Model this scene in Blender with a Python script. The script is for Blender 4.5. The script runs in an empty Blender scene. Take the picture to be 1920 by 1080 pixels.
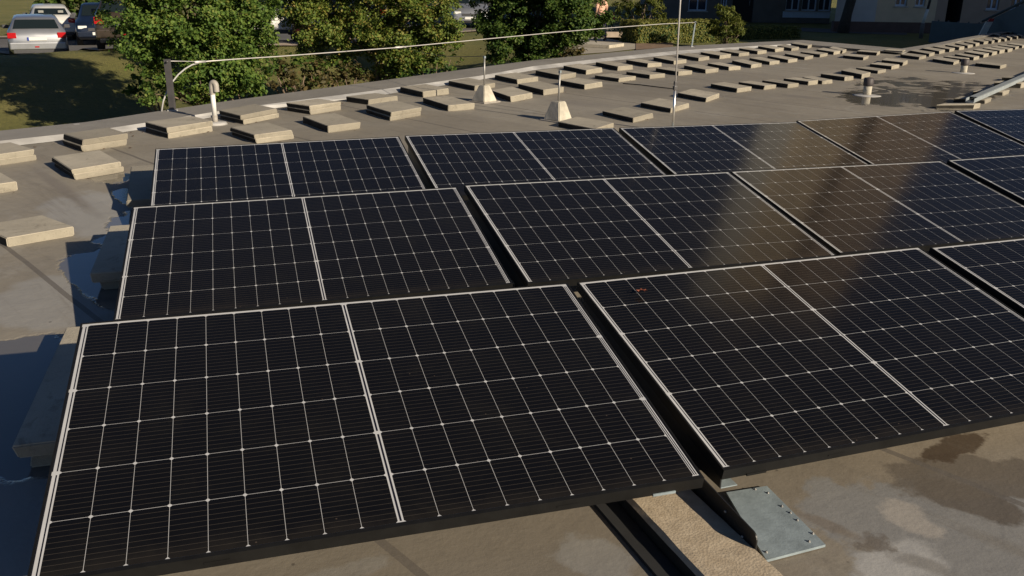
import bpy, bmesh, math, random
import numpy as np
from mathutils import Vector, Matrix, Quaternion

# ------------------------------------------------------------------ camera, sky, sun, exposure
scene = bpy.context.scene
C = scene.collection
F = 1659.019
CAM = np.array([0.4241, -1.9586, 1.512])
ROT = np.array([[0.947803, -0.318504, 0.01497], [0.091555, 0.31682, 0.944057], [0.305428, 0.89341, -0.329443]])
cd = bpy.data.cameras.new('camera')
cam = bpy.data.objects.new('camera', cd); C.objects.link(cam)
cd.sensor_width = 36; cd.lens = F/1920*36; cd.clip_start = 0.05; cd.clip_end = 2000
M = Matrix.Identity(4)
for i in range(3):
    M[i][0] = ROT[0][i]; M[i][1] = ROT[1][i]; M[i][2] = -ROT[2][i]; M[i][3] = CAM[i]
cam.matrix_world = M
scene.camera = cam

SUN_EL, SUN_AZ = math.radians(22.5), math.radians(301)      # direction towards the sun, azimuth from +x
TOSUN = Vector((math.cos(SUN_EL)*math.cos(SUN_AZ), math.cos(SUN_EL)*math.sin(SUN_AZ), math.sin(SUN_EL)))
w = bpy.data.worlds.new('World'); scene.world = w; w.use_nodes = True
nt = w.node_tree; nt.nodes.clear()
sky = nt.nodes.new('ShaderNodeTexSky'); sky.sky_type = 'NISHITA'; sky.sun_disc = False
sky.air_density = 0.6; sky.dust_density = 0.25; sky.ozone_density = 4.0
sky.sun_elevation = SUN_EL; sky.sun_rotation = math.pi/2 - SUN_AZ
bg = nt.nodes.new('ShaderNodeBackground'); bg.inputs[1].default_value = 0.05
out = nt.nodes.new('ShaderNodeOutputWorld')
nt.links.new(sky.outputs[0], bg.inputs[0]); nt.links.new(bg.outputs[0], out.inputs[0])
sl = bpy.data.lights.new('sun', 'SUN'); sl.energy = 5.0; sl.angle = math.radians(0.5); sl.color = (1.0, 0.87, 0.68)
so = bpy.data.objects.new('sun', sl); C.objects.link(so)
so.rotation_euler = TOSUN.to_track_quat('Z', 'Y').to_euler()
scene.view_settings.view_transform = 'Standard'; scene.view_settings.look = 'None'
scene.view_settings.exposure = 0.28; scene.view_settings.gamma = 1
scene.cycles.max_bounces = 6

# ------------------------------------------------------------------ helpers
def at(px, py, z=0.0):
    """the point of the horizontal plane z seen at a pixel of the 1920x1080 photograph"""
    d = np.array([(px-960)/F, -(py-540)/F, 1.0]) @ ROT
    s = (z-CAM[2])/d[2]
    p = CAM + s*d
    return Vector(p)

def at_dist(px, py, dist):
    """the point seen at a pixel, at a horizontal distance from the camera"""
    d = np.array([(px-960)/F, -(py-540)/F, 1.0]) @ ROT
    s = dist/math.hypot(d[0], d[1])
    return Vector(CAM + s*d)

def tag(o, label=None, cat=None, group=None, kind=None):
    if label: o['label'] = label
    if cat: o['category'] = cat
    if group: o['group'] = group
    if kind: o['kind'] = kind
    return o

def empty(name, loc, label, cat, group=None, rz=0.0):
    o = bpy.data.objects.new(name, None); C.objects.link(o)
    o.location = loc; o.rotation_euler = (0, 0, rz); o.empty_display_size = 0.1
    return tag(o, label, cat, group)

def link_mesh(name, me, mats, parent=None):
    o = bpy.data.objects.new(name, me); C.objects.link(o)
    for m in (mats if isinstance(mats, (list, tuple)) else [mats]): me.materials.append(m)
    if parent is not None: o.parent = parent
    return o

def obj(name, bm, mats, parent=None, smooth=False, recalc=True):
    if recalc: bmesh.ops.recalc_face_normals(bm, faces=bm.faces[:])
    me = bpy.data.meshes.new(name); bm.to_mesh(me); bm.free()
    if smooth:
        for p in me.polygons: p.use_smooth = True
    return link_mesh(name, me, mats, parent)

def setmat(faces, i):
    for f in faces: f.material_index = i

def add_box(bm, lo, hi, mat=0, bevel=0.0):
    vs = [bm.verts.new((x, y, z)) for z in (lo[2], hi[2]) for x, y in ((lo[0], lo[1]), (hi[0], lo[1]), (hi[0], hi[1]), (lo[0], hi[1]))]
    fs = [bm.faces.new([vs[i] for i in q]) for q in ((3, 2, 1, 0), (4, 5, 6, 7), (0, 1, 5, 4), (1, 2, 6, 5), (2, 3, 7, 6), (3, 0, 4, 7))]
    setmat(fs, mat)
    if bevel:
        es = list({e for f in fs for e in f.edges})
        r = bmesh.ops.bevel(bm, geom=es, offset=bevel, segments=2, affect='EDGES', profile=0.6)
        setmat(r['faces'], mat)
    return fs

def add_prism(bm, poly, z0, z1, mat=0):
    a = [bm.verts.new((p[0], p[1], z0)) for p in poly]; b = [bm.verts.new((p[0], p[1], z1)) for p in poly]
    n = len(poly); fs = [bm.faces.new(a[::-1]), bm.faces.new(b)]
    for i in range(n): fs.append(bm.faces.new([a[i], a[(i+1) % n], b[(i+1) % n], b[i]]))
    setmat(fs, mat); return fs

def add_tube(bm, pts, radii, seg=8, mat=0, cap=True):
    pts = [Vector(p) for p in pts]
    if not isinstance(radii, (list, tuple)): radii = [radii]*len(pts)
    rings = []; ref = None
    for i, p in enumerate(pts):
        t = (pts[min(i+1, len(pts)-1)]-pts[max(i-1, 0)]).normalized()
        if ref is None: ref = t.orthogonal().normalized()
        ref = (ref - t*ref.dot(t)).normalized(); b = t.cross(ref)
        rings.append([bm.verts.new(p+(ref*math.cos(a)+b*math.sin(a))*radii[i]) for a in [2*math.pi*k/seg for k in range(seg)]])
    fs = []
    for i in range(len(rings)-1):
        for k in range(seg): fs.append(bm.faces.new([rings[i][k], rings[i][(k+1) % seg], rings[i+1][(k+1) % seg], rings[i+1][k]]))
    if cap: fs += [bm.faces.new(rings[0][::-1]), bm.faces.new(rings[-1])]
    for f in fs: f.smooth = True
    setmat(fs, mat); return fs

def quad(bm, a, b, c, d, mat=0):
    f = bm.faces.new([bm.verts.new(p) for p in (a, b, c, d)]); f.material_index = mat; return f

class Nodes:
    def __init__(s, name):
        s.m = bpy.data.materials.new(name); s.m.use_nodes = True
        s.t = s.m.node_tree; s.b = s.t.nodes['Principled BSDF']; s.o = s.t.nodes['Material Output']
    def new(s, kind, **kw):
        n = s.t.nodes.new('ShaderNode'+kind)
        for k, v in kw.items(): setattr(n, k, v)
        return n
    def link(s, a, b): s.t.links.new(a, b)
    def val(s, sock, v):
        if hasattr(v, 'is_output'): s.link(v, sock)
        else: sock.default_value = v
    def coord(s, which='Object'):
        return s.new('TexCoord').outputs[which]
    def geo(s): return s.new('NewGeometry').outputs['Position']
    def math(s, op, a, b=0.0, c=0.0, clamp=False):
        n = s.new('Math', operation=op, use_clamp=clamp); s.val(n.inputs[0], a); s.val(n.inputs[1], b)
        if op in ('MULTIPLY_ADD', 'SMOOTH_MIN', 'COMPARE'): s.val(n.inputs[2], c)
        return n.outputs[0]
    def noise(s, vec, scale, detail=4, rough=0.55, dist=0.0):
        n = s.new('TexNoise'); s.link(vec, n.inputs['Vector']); n.inputs['Scale'].default_value = scale
        n.inputs['Detail'].default_value = detail; n.inputs['Roughness'].default_value = rough; n.inputs['Distortion'].default_value = dist
        return n.outputs[0]
    def ramp(s, f, stops, interp='LINEAR'):
        n = s.new('ValToRGB'); s.link(f, n.inputs[0]); e = n.color_ramp.elements; n.color_ramp.interpolation = interp
        while len(e) < len(stops): e.new(0.5)
        for i, (p, c) in enumerate(stops): e[i].position = p; e[i].color = (*c, 1) if len(c) == 3 else c
        return n.outputs[0]
    def mix(s, f, a, b, blend='MIX'):
        n = s.new('Mix', data_type='RGBA', blend_type=blend); s.val(n.inputs[0], f)
        for k, v in ((6, a), (7, b)):
            if hasattr(v, 'is_output'): s.link(v, n.inputs[k])
            else: n.inputs[k].default_value = (*v, 1)
        return n.outputs[2]
    def smooth(s, v, lo, hi, a=0.0, b=1.0):
        n = s.new('MapRange', interpolation_type='SMOOTHSTEP'); s.link(v, n.inputs[0])
        for k, x in enumerate((lo, hi, a, b)): n.inputs[k+1].default_value = x
        return n.outputs[0]
    def bump(s, h, strength, dist=0.01):
        n = s.new('Bump'); s.link(h, n.inputs['Height']); n.inputs['Strength'].default_value = strength; n.inputs['Distance'].default_value = dist
        s.link(n.outputs[0], s.b.inputs['Normal'])
    def base(s, c): s.val(s.b.inputs['Base Color'], c if hasattr(c, 'is_output') else (*c, 1))
    def set(s, **kw):
        for k, v in kw.items(): s.val(s.b.inputs[k.replace('_', ' ')], v)
        return s

def simple(name, col, rough=0.6, metal=0.0, var=0.12, scale=8.0, bump=0.0, spec=0.5, noise_geo=False):
    n = Nodes(name); v = n.geo() if noise_geo else n.coord()
    f = n.noise(v, scale, 5)
    lo = tuple(c*(1-var) for c in col); hi = tuple(min(1, c*(1+var)) for c in col)
    n.base(n.ramp(f, [(0.3, lo), (0.7, hi)])); n.set(Roughness=rough, Metallic=metal)
    n.b.inputs['Specular IOR Level'].default_value = spec
    if bump: n.bump(n.noise(v, scale*6, 6), bump)
    return n.m

def paint(name, col, metal=0.0, coat=0.6, rough=0.35):
    n = Nodes(name); v = n.coord()
    n.base(n.mix(n.smooth(n.noise(v, 3.0, 6), 0.35, 0.75), col, tuple(c*0.86 for c in col)))
    n.set(Roughness=rough, Metallic=metal, Coat_Weight=coat, Coat_Roughness=0.06)
    return n.m

# ------------------------------------------------------------------ materials
def blob(n, pos, c, rx, ry, ang=0.0, soft=0.35, warp=0.25, wscale=2.5):
    """soft-edged irregular patch on a surface, in world metres"""
    mp = n.new('Mapping', vector_type='TEXTURE'); n.link(pos, mp.inputs[0])
    mp.inputs['Location'].default_value = (c[0], c[1], 0); mp.inputs['Rotation'].default_value = (0, 0, ang)
    mp.inputs['Scale'].default_value = (rx, ry, 1e6)
    ln = n.new('VectorMath', operation='LENGTH'); n.link(mp.outputs[0], ln.inputs[0])
    d = n.math('ADD', ln.outputs['Value'], n.math('MULTIPLY', n.math('SUBTRACT', n.noise(pos, wscale, 5, 0.6), 0.5), warp*4))
    return n.smooth(d, 1.0-soft, 1.0+soft*0.3, 1.0, 0.0)

def span(a, b):
    """centre, half length and angle of a patch running between two pixels of the roof"""
    A, B = at(*a), at(*b); d = B-A
    return (A+B)/2, d.length/2, math.atan2(d.y, d.x)

def roof_material():
    n = Nodes('roof_membrane'); p = n.geo()
    big = n.noise(p, 0.35, 5, 0.6, 0.6); mid = n.noise(p, 1.6, 6, 0.62, 0.8); fine = n.noise(p, 38, 4, 0.7)
    c = n.ramp(big, [(0.30, (0.222, 0.196, 0.154)), (0.5, (0.285, 0.254, 0.204)), (0.72, (0.342, 0.310, 0.256))])
    c = n.mix(n.smooth(mid, 0.42, 0.75, 0.0, 0.5), c, (0.225, 0.205, 0.175))
    c = n.mix(n.smooth(n.noise(p, 4.5, 8, 0.75, 2.0), 0.48, 0.72, 0.0, 0.5), c, (0.185, 0.165, 0.135))
    c = n.mix(n.smooth(n.noise(p, 19, 7, 0.78, 0.8), 0.5, 0.72, 0.0, 0.38), c, (0.16, 0.142, 0.118))
    c = n.mix(n.smooth(n.noise(p, 0.9, 7, 0.7, 1.5), 0.56, 0.66, 0.0, 0.22), c, (0.46, 0.44, 0.40))
    patches = []
    def patch(m, col, k=1.0):
        nonlocal c
        c = n.mix(n.math('MULTIPLY', m, k), c, col); return m
    # brown dirt along the front of the array and grey weathered sheet beyond it
    patch(blob(n, p, at(1560, 880), 1.5, 0.5, 0.1, 0.6, 0.3, 3), (0.245, 0.20, 0.145), 0.6)
    patch(blob(n, p, at(900, 1050), 1.7, 0.40, 0.1, 0.5, 0.5, 2), (0.185, 0.160, 0.125), 0.75)
    patch(blob(n, p, at(1110, 1045), 0.13, 0.10, -0.9, 0.3, 0.5, 7), (0.27, 0.26, 0.24), 0.8)
    patch(blob(n, p, at(640, 1075), 0.16, 0.05, 0.2, 0.3, 0.6, 8), (0.25, 0.24, 0.22), 0.6)
    patch(blob(n, p, at(1850, 1000), 0.55, 0.32, -0.25, 0.12, 0.5, 3), (0.225, 0.222, 0.215), 0.9)
    patch(blob(n, p, at(1680, 1055), 0.16, 0.11, 0.2, 0.4, 0.5, 6), (0.42, 0.41, 0.39), 0.8)
    patch(blob(n, p, at(1700, 965), 0.07, 0.12, 0.1, 0.35, 0.5, 9), (0.38, 0.345, 0.30), 0.75)
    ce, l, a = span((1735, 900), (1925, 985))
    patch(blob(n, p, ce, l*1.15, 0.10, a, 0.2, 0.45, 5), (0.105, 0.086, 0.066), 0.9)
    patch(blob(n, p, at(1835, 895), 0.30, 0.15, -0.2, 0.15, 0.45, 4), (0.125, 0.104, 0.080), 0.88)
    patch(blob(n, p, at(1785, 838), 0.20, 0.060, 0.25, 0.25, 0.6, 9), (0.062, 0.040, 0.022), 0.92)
    ce, l, a = span((1480, 955), (1620, 1012))
    patch(blob(n, p, ce, l*1.1, 0.028, a, 0.5, 0.5, 12), (0.17, 0.14, 0.11), 0.7)
    patch(blob(n, p, at(1640, 1020), 0.055, 0.055, 0, 0.4, 0.7, 14), (0.13, 0.108, 0.086), 0.8)
    ce, l, a = span((1660, 1035), (1800, 1078))
    patch(blob(n, p, ce, l, 0.04, a, 0.5, 0.5, 8), (0.17, 0.155, 0.135), 0.6)
    # pale dried-up puddle rims beside the left ends of the rows
    patch(blob(n, p, at(205, 400), 0.42, 0.75, 0.35, 0.18, 0.16, 4), (0.36, 0.355, 0.345), 0.75)
    patch(blob(n, p, at(120, 560), 0.36, 0.45, 0.2, 0.18, 0.16, 4), (0.34, 0.335, 0.325), 0.7)
    patch(blob(n, p, at(30, 960), 0.5, 0.5, 0.0, 0.25, 0.16, 4), (0.31, 0.31, 0.31), 0.7)
    ce, l, a = span((55, 308), (195, 412))
    patch(blob(n, p, ce, l, 0.06, a, 0.6, 0.08, 6), (0.20, 0.175, 0.15), 0.6)
    ce, l, a = span((1585, 184), (1680, 192))
    ce, l, a = span((1450, 175), (1555, 188))
    patch(blob(n, p, ce, l, 0.16, a, 0.6, 0.2, 3), (0.19, 0.17, 0.145), 0.7)
    ce, l, a = span((1010, 185), (1180, 205))
    patch(blob(n, p, ce, l, 0.35, a, 0.8, 0.3, 2), (0.21, 0.19, 0.165), 0.55)
    # wet film and standing water in the low valley on the right and by the corner
    wet = n.math('MAXIMUM', blob(n, p, at(1730, 172), 2.4, 1.15, 0.62, 0.2, 0.5, 0.9), blob(n, p, at(1645, 97), 1.6, 0.45, -0.9, 0.3, 0.3, 1.6))
    wet = n.math('MULTIPLY', wet, n.smooth(n.noise(p, 1.5, 4, 0.5, 1.5), 0.38, 0.46))
    for px, rx, ry, an in (((70, 790), 0.42, 0.45, 0.2), ((10, 720), 0.4, 0.5, 0), ((190, 520), 0.17, 0.60, 0.35), ((256, 375), 0.13, 0.40, 0.35), ((280, 440), 0.3, 0.8, 0.0), ((200, 330), 0.16, 0.4, 0.3)):
        wet = n.math('MAXIMUM', wet, blob(n, p, at(*px), rx, ry, an, 0.10, 0.30, 3.5))
    ring = n.math('MULTIPLY', n.math('MULTIPLY', wet, n.math('SUBTRACT', 1.0, wet)), 3.2, clamp=True)
    c = n.mix(n.math('MULTIPLY', wet, 0.78), c, (0.105, 0.100, 0.092))
    c = n.mix(n.math('MULTIPLY', ring, n.smooth(n.noise(p, 7, 4), 0.35, 0.65)), c, (0.30, 0.27, 0.225))
    # welded seams of the sheets, about 1.5 m apart, and specks of grit
    mp = n.new('Mapping'); n.link(p, mp.inputs[0]); mp.inputs['Rotation'].default_value = (0, 0, math.radians(-24))
    sx = n.new('SeparateXYZ'); n.link(mp.outputs[0], sx.inputs[0])
    wob = n.math('MULTIPLY_ADD', n.noise(p, 1.0, 2), 0.05, sx.outputs[0])
    seam = n.math('LESS_THAN', n.math('ABSOLUTE', n.math('SUBTRACT', n.math('FRACT', n.math('DIVIDE', wob, 1.6)), 0.5)), 0.009)
    wn = n.new('TexWhiteNoise', noise_dimensions='1D'); n.link(n.math('FLOOR', n.math('DIVIDE', wob, 1.6)), wn.inputs['W'])
    c = n.mix(n.math('MULTIPLY', wn.outputs['Value'], 0.22), c, (0.17, 0.15, 0.125))
    c = n.mix(n.math('MULTIPLY', seam, 0.75), c, (0.12, 0.105, 0.09))
    # run-off streaks and grime across the sheets
    st = n.new('Mapping'); n.link(mp.outputs[0], st.inputs[0]); st.inputs['Scale'].default_value = (5.0, 0.5, 1)
    c = n.mix(n.smooth(n.noise(st.outputs[0], 1.0, 7, 0.7, 0.6), 0.52, 0.74, 0.0, 0.6), c, (0.16, 0.138, 0.108))
    c = n.mix(n.smooth(fine, 0.60, 0.75, 0.0, 0.35), c, (0.16, 0.14, 0.12))
    vor = n.new('TexVoronoi'); n.link(p, vor.inputs['Vector']); vor.inputs['Scale'].default_value = 5.5
    c = n.mix(n.smooth(vor.outputs['Distance'], 0.03, 0.05, 0.7, 0.0), c, (0.06, 0.048, 0.04))
    n.base(c)
    r = n.smooth(mid, 0.3, 0.8, 0.62, 0.85)
    n.link(n.mix(wet, (0.72, 0.72, 0.72), (0.09, 0.09, 0.09)), n.b.inputs['Roughness'])
    h = n.math('MULTIPLY_ADD', n.math('SUBTRACT', n.noise(p, 2.2, 5), n.math('MULTIPLY', seam, 0.3)), 1.0, n.math('MULTIPLY', fine, 0.10))
    n.bump(n.math('MULTIPLY', h, n.math('SUBTRACT', 1.0, wet)), 0.42, 0.03)
    return n.m

def parapet_material():
    n = Nodes('parapet_sheet'); p = n.geo()
    c = n.ramp(n.noise(p, 0.8, 6, 0.65, 0.6), [(0.3, (0.20, 0.185, 0.165)), (0.7, (0.29, 0.27, 0.24))])
    c = n.mix(n.smooth(n.noise(p, 6, 5, 0.7), 0.55, 0.8, 0, 0.4), c, (0.14, 0.125, 0.11))
    vor = n.new('TexVoronoi'); n.link(p, vor.inputs['Vector']); vor.inputs['Scale'].default_value = 1.4
    c = n.mix(n.smooth(vor.outputs['Distance'], 0.035, 0.05, 0.8, 0.0), c, (0.55, 0.53, 0.50))
    n.base(c); n.set(Roughness=0.75); n.bump(n.noise(p, 14, 6), 0.3, 0.02)
    return n.m

def concrete(name, col, speck=0.3, scale=1.0, per_object=True):
    n = Nodes(name); v = n.geo()
    oi = n.new('ObjectInfo'); rnd = oi.outputs['Random']
    c = n.ramp(n.noise(v, 3.0*scale, 6, 0.65), [(0.3, tuple(x*0.8 for x in col)), (0.7, tuple(min(1, x*1.12) for x in col))])
    c = n.mix(n.smooth(n.noise(v, 60*scale, 3, 0.7), 0.55, 0.72, 0, speck), c, tuple(x*0.45 for x in col))
    c = n.mix(n.smooth(n.noise(v, 9*scale, 6, 0.7), 0.58, 0.72, 0, 0.4), c, tuple(x*0.6 for x in (col[0], col[1]*0.98, col[2]*0.9)))
    c = n.mix(n.math('MULTIPLY', rnd, 0.6), c, (0.20, 0.18, 0.145))
    sh = n.new('VectorMath', operation='ADD'); n.link(v, sh.inputs[0]); n.link(n.math('MULTIPLY', rnd, 37.0), sh.inputs[1])
    c = n.mix(n.smooth(n.noise(sh.outputs[0], 5.0, 7, 0.75, 1.0), 0.54, 0.68, 0, 0.55), c, (0.14, 0.125, 0.098))
    n.base(c); n.set(Roughness=0.88)
    n.bump(n.math('ADD', n.noise(v, 70*scale, 5, 0.7), n.noise(v, 12*scale, 4)), 0.35, 0.008)
    return n.m

def rough_concrete():
    """exposed aggregate top of the ballast kerb close to the camera"""
    n = Nodes('exposed_concrete'); v = n.geo()
    vor = n.new('TexVoronoi'); n.link(v, vor.inputs['Vector']); vor.inputs['Scale'].default_value = 130
    f = n.noise(v, 120, 4, 0.7)
    c = n.ramp(n.noise(v, 30, 5, 0.7), [(0.3, (0.36, 0.285, 0.195)), (0.7, (0.50, 0.415, 0.30))])
    c = n.mix(n.smooth(f, 0.60, 0.70, 0, 0.55), c, (0.15, 0.115, 0.075))
    n.base(c); n.set(Roughness=0.95)
    n.bump(n.math('ADD', f, n.math('MULTIPLY', vor.outputs['Distance'], 0.8)), 0.3, 0.004)
    return n.m

def leaf_material(name, stops, trans=0.3):
    n = Nodes(name); p = n.geo()
    at_ = n.new('Attribute', attribute_name='tint')
    f = n.math('ADD', n.math('MULTIPLY', n.noise(p, 2.2, 3), 0.55), n.math('MULTIPLY', at_.outputs['Fac'], 0.5))
    c = n.ramp(f, stops)
    d = n.b; n.base(c); n.set(Roughness=0.55); d.inputs['Specular IOR Level'].default_value = 0.25
    tr = n.new('BsdfTranslucent'); n.link(c, tr.inputs[0])
    mx = n.new('MixShader'); mx.inputs[0].default_value = trans
    n.link(d.outputs[0], mx.inputs[1]); n.link(tr.outputs[0], mx.inputs[2]); n.link(mx.outputs[0], n.o.inputs[0])
    return n.m

def grass_material():
    n = Nodes('lawn'); p = n.geo()
    c = n.ramp(n.noise(p, 0.25, 6, 0.65, 0.5), [(0.3, (0.135, 0.145, 0.030)), (0.5, (0.205, 0.195, 0.048)), (0.72, (0.27, 0.23, 0.075))])
    c = n.mix(n.smooth(n.noise(p, 9, 6, 0.75), 0.4, 0.75, 0, 0.7), c, (0.085, 0.092, 0.020))
    c = n.mix(n.smooth(n.noise(p, 1.1, 6, 0.7), 0.58, 0.72, 0, 0.5), c, (0.20, 0.15, 0.085))
    n.base(c); n.set(Roughness=0.95); n.bump(n.noise(p, 25, 6, 0.8), 1.0, 0.08)
    return n.m

def cell_material():
    """monocrystalline half cell under anti-reflective glass, thin silver wires along the long side"""
    n = Nodes('solar_cell'); v = n.coord()
    s = n.new('SeparateXYZ'); n.link(v, s.inputs[0])
    rnd = n.new('ObjectInfo').outputs['Random']
    wire = n.math('LESS_THAN', n.math('FRACT', n.math('DIVIDE', n.math('ADD', s.outputs[1], 0.567-0.015), 0.01840)), 0.075)
    c = n.mix(n.noise(v, 2.2, 3), (0.0036, 0.0042, 0.0066), (0.0056, 0.0058, 0.0078))
    c = n.mix(n.smooth(n.noise(v, 14, 6, 0.8), 0.45, 0.8, 0, 0.5), c, (0.009, 0.0085, 0.008))
    off = n.new('VectorMath', operation='ADD'); n.link(v, off.inputs[0]); n.link(n.math('MULTIPLY', rnd, 53.0), off.inputs[1])
    c = n.mix(n.smooth(n.noise(off.outputs[0], 2.6, 7, 0.72, 1.2), 0.46, 0.74, 0.0, 0.5), c, (0.0145, 0.0138, 0.0130))
    c = n.mix(n.math('MULTIPLY', rnd, 0.3), c, (0.0100, 0.0092, 0.0088))
    c = n.mix(n.math('MULTIPLY', wire, 0.75), c, (0.066, 0.056, 0.046))
    dirt = n.math('MULTIPLY', n.smooth(n.math('ADD', s.outputs[1], n.math('MULTIPLY', n.noise(v, 11, 5, 0.7), 0.10)), -0.53, -0.43, 1.0, 0.0), 0.35)
    c = n.mix(dirt, c, (0.040, 0.034, 0.027))
    vor = n.new('TexVoronoi'); n.link(v, vor.inputs['Vector']); vor.inputs['Scale'].default_value = 13
    c = n.mix(n.smooth(vor.outputs['Distance'], 0.02, 0.04, 0.5, 0.0), c, (0.12, 0.09, 0.07))
    n.base(c); n.set(Roughness=n.smooth(n.noise(v, 5, 5), 0.3, 0.7, 0.10, 0.15), IOR=1.30)
    n.b.inputs['Specular Tint'].default_value = (1.0, 0.76, 0.50, 1)
    n.bump(n.noise(v, 160, 3), 0.03, 0.002)
    return n.m

def backsheet_material():
    n = Nodes('white_backsheet'); v = n.coord()
    c = n.ramp(n.noise(v, 9, 5), [(0.3, (0.46, 0.465, 0.475)), (0.7, (0.56, 0.56, 0.565))])
    n.base(c); n.set(Roughness=0.14, IOR=1.30)
    return n.m

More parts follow.
